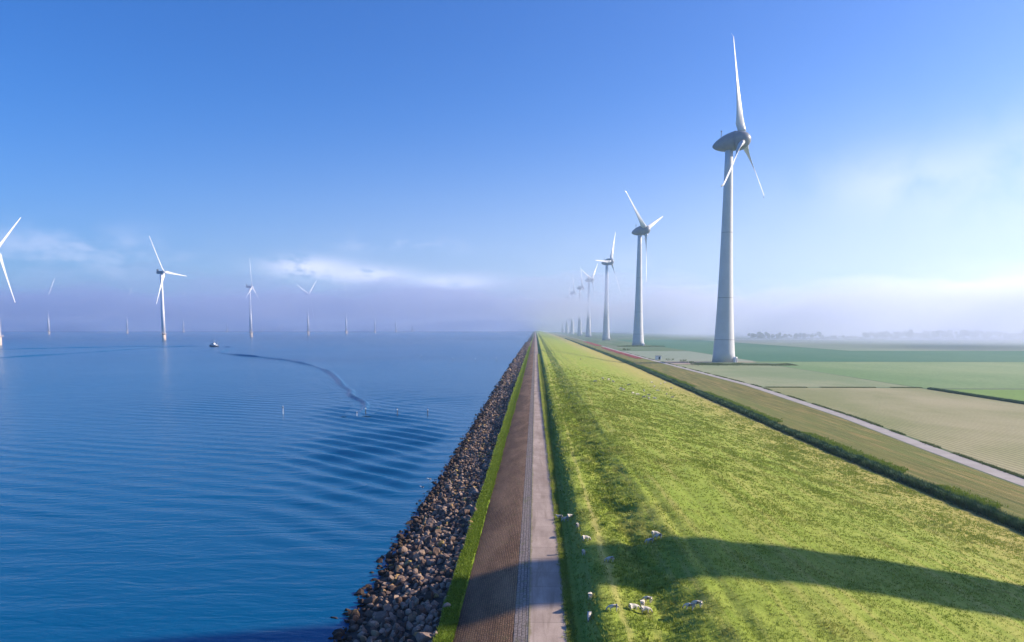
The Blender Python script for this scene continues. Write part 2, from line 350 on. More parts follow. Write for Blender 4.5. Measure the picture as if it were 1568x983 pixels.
# ------------------------------------------------------------------ terrain profile (dike runs along +Y)
def ditch_x(Y): return np.interp(Y, [0, 80, 123, 216, 385, 600, 1300], [53, 52.6, 52.2, 53.6, 56.5, 58, 60])
def road_x(Y): return np.interp(Y, [0, 104, 134, 178, 279, 409, 520, 700, 1400], [63, 68.0, 70.6, 75.1, 80.5, 79.2, 78, 77.5, 82])
def crest_z(u):
    """u: metres right of the path edge (X=1.62)"""
    return np.interp(u, [0, 0.6, 0.8, 1.5, 2.0, 3.0, 4.6, 6.0, 7.2, 9.0, 14, 24, 36, 46, 49.5],
                        [3.10, 3.12, 3.16, 3.95, 4.02, 3.88, 3.58, 3.90, 4.16, 4.0, 3.18, 1.05, -1.7, -3.5, -3.98])
def dike_z(X, Y):
    xd = ditch_x(Y) - 1.9
    u = (X - 1.62) / (xd - 1.62) * 49.5
    u = np.where(X < 12, X - 1.62, u + (X < 1e9) * ((12 - 1.62) - (12 - 1.62) / (xd - 1.62) * 49.5) * np.clip((xd - X) / (xd - 12), 0, 1))
    z = crest_z(u)
    fade = np.clip((X - 2.3) / 1.0, 0, 1) * np.clip((xd - X) / 2.0, 0, 1)
    rough = np.exp(-((X - 6.0) / 2.4) ** 2)
    z = z + fade * (0.16 * vnoise(X, Y * 0.5, 0.16, 1, 2) + 0.065 * vnoise(X, Y * 0.7, 0.8, 2, 3) + rough * 0.48 * vnoise(X, Y, 0.75, 3, 3))
    # old wheel tracks running along the slope
    for xt, dd in ((9.6, 0.10), (13.0 , 0.08), (38.0, 0.07)):
        xx = xt + 1.2 * vnoise(Y, Y * 0, 0.02, 5, 1)
        z = z - fade * dd * np.exp(-((X - xx) / 0.35) ** 2)
    return z
def grid(name, XS, YS, zf, mat, smooth=True, xf=None):
    U, Y = np.meshgrid(XS, YS); X = xf(U, Y) if xf else U
    Z = zf(X, Y); V = np.stack([X, Y, Z], -1).reshape(-1, 3); nx, ny = len(XS), len(YS)
    i = np.arange(nx * ny).reshape(ny, nx)
    F = np.stack([i[:-1, :-1], i[:-1, 1:], i[1:, 1:], i[1:, :-1]], -1).reshape(-1, 4)
    return mesh_np(name, V, F, mat, smooth=smooth)
def ysteps(y0, base, ratio, ymax):
    ys = [y0]
    while ys[-1] < ymax: ys.append(ys[-1] + max(base, abs(ys[-1]) * ratio))
    return np.array(ys)
FARY = 11500.0
# ground sheet to the horizon
YG = np.array([-300., 0, 100, 300, 600, 1200, 2500, 5000, FARY]); XG = np.array([-11800., -3000, -500, -13.5, 30, 60, 200, 600, 1500, 3500, 7000, 11800])
tag(grid('ground', XG, YG, lambda X, Y: np.where(X < 25, -4.6, -4.0) + 0 * Y, M['ground'], smooth=False), kind='structure')
# dike, outer slope with the dark stone bed
YS = ysteps(18, 0.25, 0.006, FARY)
tag(grid('rock_bed', np.array([-15.0, -11.6, -8.0, -5.2, -4.9]), YS[::3], lambda X, Y: np.interp(X, [-15, -11.6, -5.0, -4.9], [-1.2, -0.25, 2.0, 2.1]) + 0 * Y, M['rockbed']), kind='structure')
tag(grid('grass_strip', np.linspace(-5.05, -3.95, 8), YS, lambda X, Y: np.interp(X, [-5.05, -4.9, -4.5, -3.95], [1.9, 2.2, 2.36, 2.22]) + 0.05 * vnoise(X, Y, 2.0, 4, 2), M['verge']), kind='structure')
tag(grid('stone_revetment', np.linspace(-3.98, -1.0, 7), YS[::2], lambda X, Y: np.interp(X, [-3.98, -1.0], [2.26, 2.98]) + 0.015 * vnoise(X, Y, 1.0, 4, 2), M['revet']), kind='structure')
tag(grid('paver_band', np.linspace(-1.0, -0.30, 4), YS[::2], lambda X, Y: np.interp(X, [-1.0, -0.30], [2.985, 3.118]) + 0 * Y, M['paver']), kind='structure')
# path: a real concrete slab with upstand to both sides
def build_path():
    ys = YS[::4]; xs = np.array([-0.30, -0.299, 1.60, 1.602]); 
    tag(grid('path', xs, ys, lambda X, Y: np.where((X < -0.2995) | (X > 1.601), 2.9, 3.13) + 0 * Y, M['path'], smooth=False), kind='structure')
build_path()
XU = np.concatenate([np.arange(1.6, 12, 0.16), np.arange(12.1, 52, 0.36)])
def dike_x(U, Y):
    xd = ditch_x(Y) - 1.7
    return np.where(U <= 12, U, 12 + (U - 12) / (XU[-1] - 12) * (xd - 12))
tag(grid('dike', XU, YS, dike_z, M['grass'], xf=dike_x), kind='structure')

# ------------------------------------------------------------------ water with real swell and the wake of the boat
def wake_h(X, Y):
    # train of waves thrown toward the dike
    d = (X * 0.70 + Y * 0.714); s = (X * 0.714 - Y * 0.70)
    s0 = np.interp(Y, [40, 60, 75, 98, 133, 160, 190], [-40, -52, -64.5, -84, -113, -137, -163])   # centre of the packet
    env = np.exp(-(np.abs((s - s0) / np.interp(Y, [60, 160], [7.5, 8.5]))) ** 2.5) * np.clip((Y - 52) / 25, 0, 1) * np.clip((190 - Y) / 50, 0, 1)
    ph = d + 1.6 * vnoise(X, Y, 0.03, 8, 2) + 0.006 * (s - s0) ** 2
    a = 0.26 * env * np.sin(2 * math.pi * ph / 3.9) * (0.75 + 0.6 * vnoise(X, Y, 0.07, 13, 2))
    env2 = np.clip((Y - 40) / 30, 0, 1) * np.clip((260 - Y) / 80, 0, 1) * np.clip((X + 110) / 50, 0, 1)
    ph2 = (X * 0.35 + Y * 0.94) + 2.6 * vnoise(X, Y, 0.025, 9, 2)
    b = 0.05 * env2 * np.sin(2 * math.pi * ph2 / 3.9) * (0.6 + 0.9 * vnoise(X, Y, 0.04, 10, 2))
    return a + b
def build_water():
    xs = np.concatenate([np.array([-11800., -6000, -3000, -1500, -900, -600, -400, -300, -220, -170, -140]), np.arange(-120, -14, 0.5), np.array([-14., -11.0, -9.5])])
    ys = np.concatenate([np.array([-300., -50, 20]), np.arange(38, 270, 0.45), 270 + np.cumsum(np.geomspace(0.7, 1500, 42))])
    ys = ys[ys < FARY]; ys = np.append(ys, FARY)
    f = lambda X, Y: wake_h(X, Y) * np.clip((-11.5 - X) / 4, 0.15, 1) * (X > -125) * ((Y > 37) & (Y < 268))
    tag(grid('water', xs, ys, f, M['water']), kind='structure')
build_water()
def ribbon(name, pts, wid, amp, mat, side=0.0, step=2.0):
    """a low swell left on the water by the boat, following a curve"""
    P = np.array(pts, float); seg = np.hypot(*np.diff(P, axis=0).T); t = np.concatenate([[0], np.cumsum(seg)])
    T = np.arange(0, t[-1], step); X = np.interp(T, t, P[:, 0]); Y = np.interp(T, t, P[:, 1]); Wd = np.interp(T, t, wid)
    k = np.ones(9) / 9
    for _ in range(2):
        X = np.convolve(np.pad(X, 4, 'edge'), k, 'valid'); Y = np.convolve(np.pad(Y, 4, 'edge'), k, 'valid')
    dx = np.gradient(X); dy = np.gradient(Y); L = np.hypot(dx, dy) + 1e-6; nx, ny = -dy / L, dx / L
    q = np.linspace(-1, 1, 25); prof = (np.cos(q * math.pi) * 0.5 + 0.5) * np.cos(q * math.pi * 2.0)
    VX = X[:, None] + nx[:, None] * q[None] * Wd[:, None]; VY = Y[:, None] + ny[:, None] * q[None] * Wd[:, None]
    am = amp * Wd[:, None] * (0.8 + 0.5 * vnoise(T, T * 0, 0.05, 12, 2))[:, None] * np.minimum(1, np.minimum(T, T[-1] - T) / 15)[:, None]
    VZ = 0.012 + am * prof[None] + 0 * VX; VZ[:, 0] = VZ[:, -1] = 0.004
    VZ = np.maximum(VZ, 0.004)
    n0, n1 = VX.shape; i = np.arange(n0 * n1).reshape(n0, n1)
    F = np.stack([i[:-1, :-1], i[:-1, 1:], i[1:, 1:], i[1:, :-1]], -1).reshape(-1, 4)
    return tag(mesh_np(name, np.stack([VX, VY, VZ], -1).reshape(-1, 3), F, mat, smooth=True), kind='structure')
WK = [(-290, 673), (-272, 655), (-245, 585), (-224, 516), (-192, 467), (-164, 436), (-133, 393), (-103, 339), (-81, 289), (-66, 246), (-56, 214), (-48, 198), (-50, 190), (-42, 178), (-37, 163), (-36, 148), (-35, 139)]
ribbon('wake', WK, np.interp(np.linspace(0, 1, len(WK)), [0, .4, .8, 1], [8, 6.0, 3.6, 2.8]), 0.15, M['water'])
ribbon('wake', [(-330, 700), (-335, 640), (-330, 592), (-322, 540), (-316, 487), (-313, 422), (-315, 380)], [5, 6, 7, 8, 8, 8, 8], 0.07, M['water'])
ribbon('wake', [(-310, 690), (-340, 700), (-371, 690), (-408, 640), (-436, 589), (-480, 520)], [4, 4, 5, 5, 5, 5], 0.10, M['water'])

# ------------------------------------------------------------------ fields and farm road
def flat(name, poly, z, mat, label=None):
    bm = bmesh.new(); bm.faces.new([bm.verts.new((x, y, z)) for x, y in poly]); o = bm_obj(name, bm, mat); o['kind'] = 'structure'; return o
def strip(name, fx0, fx1, ys, z, mat, nx=2):
    return tag(grid(name, np.linspace(0, 1, nx), ys, lambda X, Y: z + 0 * X, mat, smooth=False, xf=lambda U, Y: fx0(Y) + (fx1(Y) - fx0(Y)) * U), kind='structure')
yr = np.concatenate([np.arange(20, 420, 8), np.geomspace(420, 3000, 40)])
strip('rough_strip', lambda Y: ditch_x(Y) - 1.9, lambda Y: road_x(Y) - 1.9, yr, -3.985, M['roughstrip'], 6)
strip('farm_road', lambda Y: road_x(Y) - 1.5, lambda Y: road_x(Y) + 1.5, yr, -3.96, M['road'], 4)
FM = {
 'stubble': field_mat('stubble', (0.27, 0.28, 0.12), (0.42, 0.37, 0.21), 0.22, 0, 0.25, 0.03),
 'grey': field_mat('grey_green_crop', (0.23, 0.29, 0.14), (0.36, 0.36, 0.21), 0.16, 0, 0.2, 0.02),
 'green': field_mat('green_crop', (0.15, 0.26, 0.05), (0.21, 0.32, 0.08), 0.14, 1, 0.8, 0.02),
 'pale': field_mat('pale_green_crop', (0.18, 0.28, 0.11), (0.30, 0.36, 0.17), 0.14, 1, 0.4, 0.008),
 'teal': field_mat('dark_green_crop', (0.075, 0.18, 0.10), (0.11, 0.21, 0.12), 0.04, 1, 0.3, 0.006),
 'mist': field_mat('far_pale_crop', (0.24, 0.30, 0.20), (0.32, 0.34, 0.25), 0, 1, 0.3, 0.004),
 'white': simple_mat('white_cover_sheet', (0.75, 0.76, 0.78), 0.6, 0.05, 0.02)}
ya = np.concatenate([np.arange(20, 271, 8), [268.]]); ya.sort()
strip('stubble_field', lambda Y: road_x(Y) + 2.3, lambda Y: 137.2 + 0 * Y, ya[ya < 269], -3.97, FM['stubble'])
flat('green_field', [(140.8, 20), (900, 20), (900, 262), (140.8, 262)], -3.97, FM['green'])
strip('crop_field', lambda Y: road_x(Y) + 2.3, lambda Y: 137.5 + 0 * Y, np.arange(272, 433, 8), -3.97, FM['grey'])
flat('pale_green_field', [(138.6, 267), (2500, 267), (2500, 473), (138.6, 473)], -3.965, FM['pale'])
strip('soil_field', lambda Y: road_x(Y) + 2.3, lambda Y: 138.0 + 0 * Y, np.linspace(438, 475, 6), -3.96, M['soil'])
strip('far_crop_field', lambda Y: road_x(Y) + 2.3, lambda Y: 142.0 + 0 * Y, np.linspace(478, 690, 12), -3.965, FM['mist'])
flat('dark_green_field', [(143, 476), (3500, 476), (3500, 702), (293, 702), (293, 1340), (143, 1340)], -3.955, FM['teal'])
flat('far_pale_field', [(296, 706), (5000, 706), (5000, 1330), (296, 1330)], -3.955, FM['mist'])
flat('cover_sheet', [(620, 1330), (860, 1338), (860, 1372), (640, 1372)], -3.4, FM['white'])
flat('cover_sheet', [(330, 1345), (560, 1345), (560, 1372), (330, 1372)], -3.4, FM['white'])

# ------------------------------------------------------------------ grass blades, reeds, bushes
def blades(name, P, h, wd, lean, n, mat, tint, seed=1, label=None):
    """P (k,3) tuft centres, n leaning triangular blades each"""
    g = np.random.default_rng(seed); k = len(P); Pn = np.repeat(P, n, 0); hn = np.repeat(h, n) * g.uniform(0.6, 1.25, k * n)
    a = g.uniform(0, 2 * math.pi, k * n); spread = np.repeat(wd, n)
    bx = Pn[:, 0] + np.cos(a) * spread * g.uniform(0, 1, k * n); by = Pn[:, 1] + np.sin(a) * spread * g.uniform(0, 1, k * n)
    a2 = a + g.normal(0, 0.6, k * n); bw = np.repeat(wd, n) * g.uniform(0.12, 0.3, k * n)
    p0 = np.stack([bx - np.sin(a2) * bw, by + np.cos(a2) * bw, Pn[:, 2] - 0.04], -1)
    p1 = np.stack([bx + np.sin(a2) * bw, by - np.cos(a2) * bw, Pn[:, 2] - 0.04], -1)
    p2 = np.stack([bx + np.cos(a2) * hn * lean, by + np.sin(a2) * hn * lean, Pn[:, 2] + hn], -1)
    V = np.stack([p0, p1, p2], 1).reshape(-1, 3); F = np.arange(len(V)).reshape(-1, 3)
    tn = np.clip(np.repeat(tint, n) + g.uniform(-0.3, 0.3, k * n), 0, 1); T = np.stack([tn * 0.45, tn * 0.45, tn], 1).ravel()
    return tag(mesh_np(name, V, F, mat, attr=T), label=label, kind='stuff')
def dike_points(n, y0, y1, x0, x1, seed, power=1.7):
    g = np.random.default_rng(seed); Y = y0 * (y1 / y0) ** (g.random(n) ** (1 / 1.0)); X = g.uniform(x0, x1, n); return X, Y
def build_grass():
    # tufts, densest where the camera is closest
    X, Y = dike_points(190000, 30, 420, 2.25, 50, 3)
    den = vnoise(X, Y * 0.6, 0.5, 14, 3) + 0.9 * np.exp(-((X - 5.8) / 2.0) ** 2)
    keep = (np.abs(X - 4.15) > 0.12) & (den + rng.uniform(-0.8, 0.9, len(X)) > 0.0) & (rng.random(len(X)) < np.clip((300 - Y) / 220, 0, 1) ** 1.3); X, Y, den = X[keep], Y[keep], den[keep]
    Z = dike_z(X, Y); sc = np.clip(Y / 60, 0.7, 2.2)
    h = (0.09 + 0.09 * np.clip(den, 0, 1.4)) * sc ** 0.6; wd = 0.16 * sc
    t = np.clip(0.5 + 0.6 * vnoise(X, Y * 0.5, 0.25, 15, 3), 0, 1)
    t = t * (1 - 0.75 * np.exp(-((X - 5.2) / 2.6) ** 2))  # darker blades on the rough hollow behind the bank, its shade put into the tint
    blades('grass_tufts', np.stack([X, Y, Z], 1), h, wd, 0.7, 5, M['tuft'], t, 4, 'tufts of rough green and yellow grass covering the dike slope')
    X = np.random.default_rng(5).normal(1.72, 0.10, 14000); Y = 30 * (400 / 30) ** np.random.default_rng(6).random(14000)
    blades('verge_grass', np.stack([X, Y, np.full_like(X, 3.1)], 1), 0.16 * np.clip(Y / 60, 0.8, 3), 0.12 * np.clip(Y / 60, 0.8, 3), 0.6, 5, M['tuft'], np.full_like(X, 0.75), 7, 'ragged yellow-green grass edging the concrete path')
    g = np.random.default_rng(8); n = 26000; Y = 30 * (600 / 30) ** g.random(n); X = -4.5 + 0.12 * vnoise(Y, Y * 0, 0.3, 16, 2) + g.uniform(-0.42, 0.42, n)
    blades('moss_grass', np.stack([X, Y, np.full_like(X, 2.3)], 1), 0.15 * np.clip(Y / 60, 0.8, 3), 0.12 * np.clip(Y / 60, 0.8, 3), 0.6, 5, M['mossblade'], g.uniform(0.3, 1, n), 9, 'bright green mossy grass strip above the boulders')
    # thin weeds between path and pavers
    n = 9000; Y = 30 * (250 / 30) ** g.random(n); X = -0.33 + g.normal(0, 0.03, n); k = vnoise(Y, Y * 0, 0.25, 17, 2) > -0.2; X, Y = X[k], Y[k]
    blades('weeds', np.stack([X, Y, np.full_like(X, 3.05)], 1), 0.05 + 0 * X, 0.07 + 0 * X, 0.8, 4, M['tuft'], np.full_like(X, 0.9), 10, 'thin yellow weeds along the left edge of the path')
    # reeds filling the ditch
    n = 60000; Y = 40 * (1500 / 40) ** g.random(n); X = ditch_x(Y) - 0.3 + 0.35 * vnoise(Y, Y * 0, 0.12, 18, 2) + g.normal(0, 0.38, n)
    hh = (0.62 + 0.50 * vnoise(X, Y, 0.6, 19, 3) + 0.15 * g.normal(0, 1, n)).clip(0.12) * np.clip(1.15 - np.abs(X - ditch_x(Y) + 0.3) * 0.4, 0.3, 1.2)
    sc = np.clip(Y / 110, 0.7, 3.5)
    zz = np.full_like(X, -4.0) 
    blades('ditch_reeds', np.stack([X, Y, zz + 0.02], 1), hh, 0.26 * sc, 0.5, 6, M['reed'], g.uniform(0, 1, n), 11, 'dark green reeds and bushes filling the ditch at the foot of the dike')
    n = 22000; Y = 60 * (900 / 60) ** g.random(n); X = ditch_x(Y) + 2.3 + g.normal(0, 0.8, n)
    k = vnoise(X, Y, 0.05, 20, 2) > -0.25; X, Y = X[k], Y[k]
    blades('bank_grass', np.stack([X, Y, np.full_like(X, -3.98)], 1), 0.30 + 0 * X, 0.25 * np.clip(Y / 100, 0.7, 3), 0.6, 5, M['mossblade'], g.uniform(0.2, 0.9, len(X)), 12, 'light green grass on the far bank of the ditch')
    # verge along the farm road, ditch between fields, field margins
    n = 16000; Y = 60 * (700 / 60) ** g.random(n); X = road_x(Y) + 2.0 + g.normal(0, 0.22, n)
    k = vnoise(X * 0, Y, 0.13, 21, 3) + g.uniform(-.3, .3, n) > 0.05; X, Y = X[k], Y[k]
    blades('road_verge', np.stack([X, Y, np.full_like(X, -3.96)], 1), 0.22 + 0 * X, 0.16 * np.clip(Y / 100, 0.7, 3), 0.5, 5, M['bushleaf'], g.uniform(0, 1, len(X)), 13, 'patchy weeds along the far edge of the farm road')
    n = 12000; Y = g.uniform(60, 264, n); X = 139 + g.normal(0, 0.45, n)
    blades('field_ditch_reeds', np.stack([X, Y, np.full_like(X, -3.96)], 1), 0.6 + 0 * X, 0.35 + 0 * X, 0.4, 5, M['reed'], g.uniform(0, 1, n), 14, 'dark reedy ditch between the stubble field and the green field')
    n = 9000; X = g.uniform(84, 139, n); Y = 270 + g.normal(0, 0.7, n)
    k = vnoise(X, Y * 0, 0.12, 22, 2) > -0.3; X, Y = X[k], Y[k]
    blades('field_margin', np.stack([X, Y, np.full_like(X, -3.96)], 1), 0.16 + 0 * X, 0.35 + 0 * X, 0.5, 5, M['bushleaf'], g.uniform(0.2, 1, len(X)), 15, 'low green margin between the two pale fields')
    # tulips between the ditch and the road
    n = 9000; Y = g.uniform(520, 800, n); X = road_x(Y) - 5.2 + g.uniform(-2.3, 2.3, n)
    blades('tulip_rows', np.stack([X, Y, np.full_like(X, -3.97)], 1), 0.5 + 0 * X, 0.45 + 0 * X, 0.5, 4, M['flower'], g.uniform(0, 1, n), 16, 'long bed of red tulips beside the farm road')
    n = 5000; Y = g.uniform(880, 1150, n); X = road_x(Y) - 3 + g.uniform(-3, 3, n)
    blades('tulip_rows', np.stack([X, Y, np.full_like(X, -3.97)], 1), 0.6 + 0 * X, 0.7 + 0 * X, 0.5, 4, M['flower'], g.uniform(0.4, 1, n), 17, 'paler and more distant bed of tulips beyond the red one')
build_grass()

# shrubs: stems with leaf clumps
def leaf_cloud(centres, radii, n, size, seed):
    g = np.random.default_rng(seed); ci = g.integers(0, len(centres), n); d = g.normal(0, 1, (n, 3)); d /= np.linalg.norm(d, axis=1)[:, None]
    r = radii[ci][:, None] * g.uniform(0.45, 1.0, (n, 1)) ** 0.5; P = centres[ci] + d * r * np.array([1, 1, 0.85])
    a = g.normal(0, 1, (n, 3)); a /= np.linalg.norm(a, axis=1)[:, None]; b = np.cross(a, d + 0.3); b /= np.linalg.norm(b, axis=1)[:, None] + 1e-6
    s = size * g.uniform(0.6, 1.4, (n, 1)); V = np.stack([P - a * s, P + b * s * 0.6, P + a * s, P - b * s * 0.6], 1).reshape(-1, 3)
    t = np.repeat(np.clip(g.uniform(0, 1, n), 0, 1), 4)
    return V, np.arange(4 * n).reshape(-1, 4), t
def shrub(x, y, z, wd, h, seed, label, group):
    g = np.random.default_rng(seed); k = 7
    C = np.stack([g.uniform(-wd, wd, k), g.uniform(-0.5, 0.5, k) * wd * 0.6, g.uniform(0.45, 0.8, k) * h], 1); rad = g.uniform(0.28, 0.42, k) * h
    t = empty('shrub', (x, y, z)); tag(t, label, 'shrub', group)
    V, F, tt = leaf_cloud(C, rad, 420, 0.16 * h / 2, seed); V[:, 2] = np.maximum(V[:, 2], 0.02); mesh_np('foliage', V, F, M['bushleaf'], t, attr=tt)
    bm = bmesh.new()
    for c0 in C: add_tube(bm, (c0[0] * 0.5, c0[1] * 0.5, -0.05), tuple(c0), 0.06, 0.025, 6)
    bm_obj('stem', bm, M['bark'], t)

# ------------------------------------------------------------------ boulders on the water side
def rock_template(sub, seed):
    bm = bmesh.new(); bmesh.ops.create_icosphere(bm, subdivisions=sub, radius=1.0); g = np.random.default_rng(seed)
    V = np.array([v.co[:] for v in bm.verts]); F = np.array([[v.index for v in f.verts] for f in bm.faces]); bm.free()
    pl = g.normal(0, 1, (13, 3)); pl /= np.linalg.norm(pl, axis=1)[:, None]; dd = g.uniform(0.42, 0.8, 13)
    for p, d in zip(pl, dd):   # chop with planes -> angular facets
        s = V @ p; over = np.maximum(s - d, 0); V = V - over[:, None] * p
    V *= 1 + g.normal(0, 0.03, (len(V), 1)); return V, F
def rotm(g):
    q = g.normal(0, 1, 4); q /= np.linalg.norm(q); w0, x, y, z = q
    return np.array([[1-2*(y*y+z*z), 2*(x*y-z*w0), 2*(x*z+y*w0)], [2*(x*y+z*w0), 1-2*(x*x+z*z), 2*(y*z-x*w0)], [2*(x*z-y*w0), 2*(y*z+x*w0), 1-2*(x*x+y*y)]])
def build_rocks():
    g = np.random.default_rng(21); T2 = [rock_template(2, s) for s in range(8)]; T1 = [rock_template(1, s + 50) for s in range(6)]
    bed = lambda X: np.interp(X, [-15, -11.6, -5.0, -4.9], [-1.2, -0.25, 2.0, 2.1])
    pts = []; y = 33.0
    while y < 900:
        step = 0.50 if y < 120 else 0.50 * (y / 120) ** 0.8
        for x in np.arange(-12.1, -5.0, min(step, 0.9)):
            pts.append((x + g.uniform(-.5, .5) * min(step, .9) , y + g.uniform(-.5, .5) * step, step))
        y += step
    vis = []; rest = []
    # inside the frame: image column of a point at the shore
    for x, y, s in pts:
        edge = 0.25 * vnoise(np.array([y]), np.array([0.]), 0.5, 30, 2)[0]
        if x < -12.0 + edge * 1.5: continue
        size = g.uniform(0.14, 0.36) * (1 + 0.5 * (g.random() < 0.10)) * max(1.0, min((s / 0.5) ** 0.9, 2.2))
        pos = np.array([x, y, bed(x) + size * 0.28]); sc = np.array([g.uniform(0.8, 1.35), g.uniform(0.75, 1.2), g.uniform(0.6, 0.95)]) * size
        depth = y + 0.09 * 16
        py = 17.0 / depth * 1130 + 502 < 985
        (vis if (py and len(vis) < 300) else rest).append((pos, sc, rotm(g), g.random()))
    first = None; meshes = []
    for i, (V, F) in enumerate(T2):
        me = bpy.data.meshes.new('boulder'); me.from_pydata(V.tolist(), [], F.tolist()); me.materials.append(M['rock']); meshes.append(me)
    for i, (pos, sc, Rm, t) in enumerate(vis):
        o = bpy.data.objects.new('boulder', meshes[i % 8]); COL.objects.link(o)
        o.matrix_world = Matrix.Translation(pos.tolist()) @ Matrix(Rm.tolist()).to_4x4() @ Matrix.Diagonal((*sc.tolist(), 1))
        tag(o, 'brown angular boulder among the nearest rubble of the waterside slope', 'boulder', 'nearest boulders of the waterside slope')
    Vs, Fs, As = [], [], []; off = 0
    for i, (pos, sc, Rm, t) in enumerate(rest):
        V, F = (T2 if pos[1] < 75 else T1)[i % 6]; W_ = (V * sc) @ Rm.T + pos; Vs.append(W_); Fs.append(F + off); As.append(np.full(len(V), t)); off += len(V)
    tag(mesh_np('riprap', np.concatenate(Vs), np.concatenate(Fs), M['rockfar'], attr=np.concatenate(As)),
        'brown and grey rubble of boulders sloping into the blue water', kind='stuff')
build_rocks()

# ------------------------------------------------------------------ wind turbines
def blade_bm(L, chord_root, chord_max, tip, thick_root, sweep=0.0, twist=22, winglet=0.0):
    """blade along +Z from its root; chord along X, thickness along Y"""
    bm = bmesh.new(); rings = []; n = 14
    for s in [0, .03, .08, .14, .2, .3, .42, .55, .68, .8, .9, .96, .99, 1.0]:
        if s < .08: ch = chord_root + (chord_max - chord_root) * (s / .08) ** 1.3; rd = 1 - s / .08
        else: ch = chord_max + (tip - chord_max) * ((s - .08) / .92) ** 0.62; rd = 0
        if s > .97: ch *= 0.55 if s > .995 else 0.85
        th = max(0.13, 0.30 - 0.25 * s) * ch; th = thick_root * rd + th * (1 - rd) if rd > 0 else min(th, thick_root)
        tw = R(twist) * (1 - s) ** 1.8; ring = []
        for k in range(n):
            a = 2 * math.pi * k / n; x = math.cos(a); y = math.sin(a)
            X = x * ch / 2 + (0.18 * ch * (1 - rd)); Y = y * th / 2 * (1 if rd > 0.5 else (0.55 + 0.45 * x * 0.8 + 0.2))
            xr = X * math.cos(tw) - Y * math.sin(tw); yr = X * math.sin(tw) + Y * math.cos(tw)
            ring.append((xr, yr + sweep * s * s + (winglet * max(0, (s - .97) / .03)), s * L))
        rings.append(ring)
    add_rings(bm, rings); return bm
def copy_tree(o, parent=None):
    c_ = o.copy(); COL.objects.link(c_)
    if parent is not None: c_.parent = parent
    for ch in list(o.children): copy_tree(ch, c_)
    return c_
# local frame of a turbine: tower +Z at origin, rotor axis toward +Y (then the root is turned about Z)
def make_land_turbine():
    t = empty('wind_turbine', (0, 0, 0)); H = 135.0
    bm = bmesh.new()
    prof = [(0, 7.15), (6, 6.6), (14, 6.05), (26, 5.35), (40, 4.7), (60, 4.0), (80, 3.45), (100, 2.95), (118, 2.55), (130, 2.3)]
    lathe(bm, prof, 48); tw = bm_obj('tower', bm, M['concrete_white'], t, True)
    bm = bmesh.new()
    for zz in (14.02, 40.02, 80.02): lathe(bm, [(zz, np.interp(zz, *zip(*prof)) + .05), (zz + .25, np.interp(zz, *zip(*prof)) + .05)], 48)
    bm_obj('joint_band', bm, M['nacelle'], tw, True)
    # arched door porch on the lit side of the base
    p = empty('entrance', (0, 0, 0)); p.parent = t
    bpy.data.objects.remove(p)
    bm = bmesh.new(); ring0 = []; ring1 = []
    for k in range(11):
        a = math.pi * k / 10; ring0.append((7.0 - 0.9, 1.35 * math.cos(a), 2.4 + 1.2 * math.sin(a))); 
    ring0 = [(6.1, 1.35, 0)] + ring0 + [(6.1, -1.35, 0)]; ring1 = [(8.5, y, z) for _, y, z in ring0]
    add_rings(bm, [ring0, ring1]); porch = bm_obj('porch', bm, M['whitepaint'], t); porch.rotation_euler = (0, 0, R(82))
    bm = bmesh.new(); ring = []
    for k in range(11):
        a = math.pi * k / 10; ring.append((8.50, 0.95 * math.cos(a), 2.2 + 0.8 * math.sin(a)))
    ring = [(8.50, .95, 0.15)] + ring + [(8.50, -.95, 0.15)]
    add_rings(bm, [ring, [(8.56, y, z) for _, y, z in ring]]); bm_obj('door', bm, M['door'], porch)
    # egg-shaped nacelle, pointed tail behind
    bm = bmesh.new(); rings = []
    for y, r in [(-10.4, 0.25), (-10.0, 1.0), (-9.1, 1.9), (-7.6, 2.9), (-5.4, 4.0), (-3.0, 4.85), (-.8, 5.35), (1.4, 5.65), (3.4, 5.8), (4.4, 5.75)]:
        zc = 134.6 + 0.14 * y; rings.append([(r * 0.93 * math.cos(2 * math.pi * k / 28), y, zc + r * math.sin(2 * math.pi * k / 28)) for k in range(28)])
    add_rings(bm, rings); nac = bm_obj('nacelle', bm, M['nacelle'], t, True)
    bm = bmesh.new(); lathe(bm, [(129.6, 2.45), (131.2, 3.1)], 28); bm_obj('yaw_ring', bm, M['nacelle'], nac, True)
    bm = bmesh.new(); add_tube(bm, (-.7, -5, 136.8), (-.7, -5, 142.0), 0.10); add_tube(bm, (.7, -5, 136.8), (.7, -5, 141.6), 0.10); add_tube(bm, (-1.2, -5, 141.3), (1.2, -5, 141.3), 0.08)
    add_box(bm, (-.7, -5, 142.1), (.5, .5, .35)); add_box(bm, (.7, -5, 141.8), (.4, .4, .5)); bm_obj('weather_mast', bm, M['dark'], nac)
    rot = bpy.data.objects.new('rotor', None); COL.objects.link(rot); rot.parent = t; rot.location = (0, 7.5, 135.0); rot.rotation_euler = (R(5), 0, 0)
    bm = bmesh.new(); rings = []
    for y, r in [(-3.0, 5.9), (-1.5, 5.85), (0.5, 5.5), (2.4, 4.7), (4.0, 3.5), (5.0, 2.1), (5.4, 0.8), (5.5, 0.15)]:
        rings.append([(r * math.cos(2 * math.pi * k / 28), y, r * math.sin(2 * math.pi * k / 28)) for k in range(28)])
    add_rings(bm, rings); bm_obj('hub', bm, M['nacelle'], rot, True)
    me = None
    for k in range(3):
        if me is None:
            b0 = bm_obj('blade', blade_bm(57.4, 5.0, 5.6, 1.2, 3.2, -0.6, -58, -1.2), M['blade'], rot, True); me = b0.data
        else: b0 = link(bpy.data.objects.new('blade', me), rot)
        a = 2 * math.pi * k / 3; b0.rotation_euler = (0, a, 0); b0.location = (5.0 * math.sin(a), 0.6, 5.0 * math.cos(a))
    return t
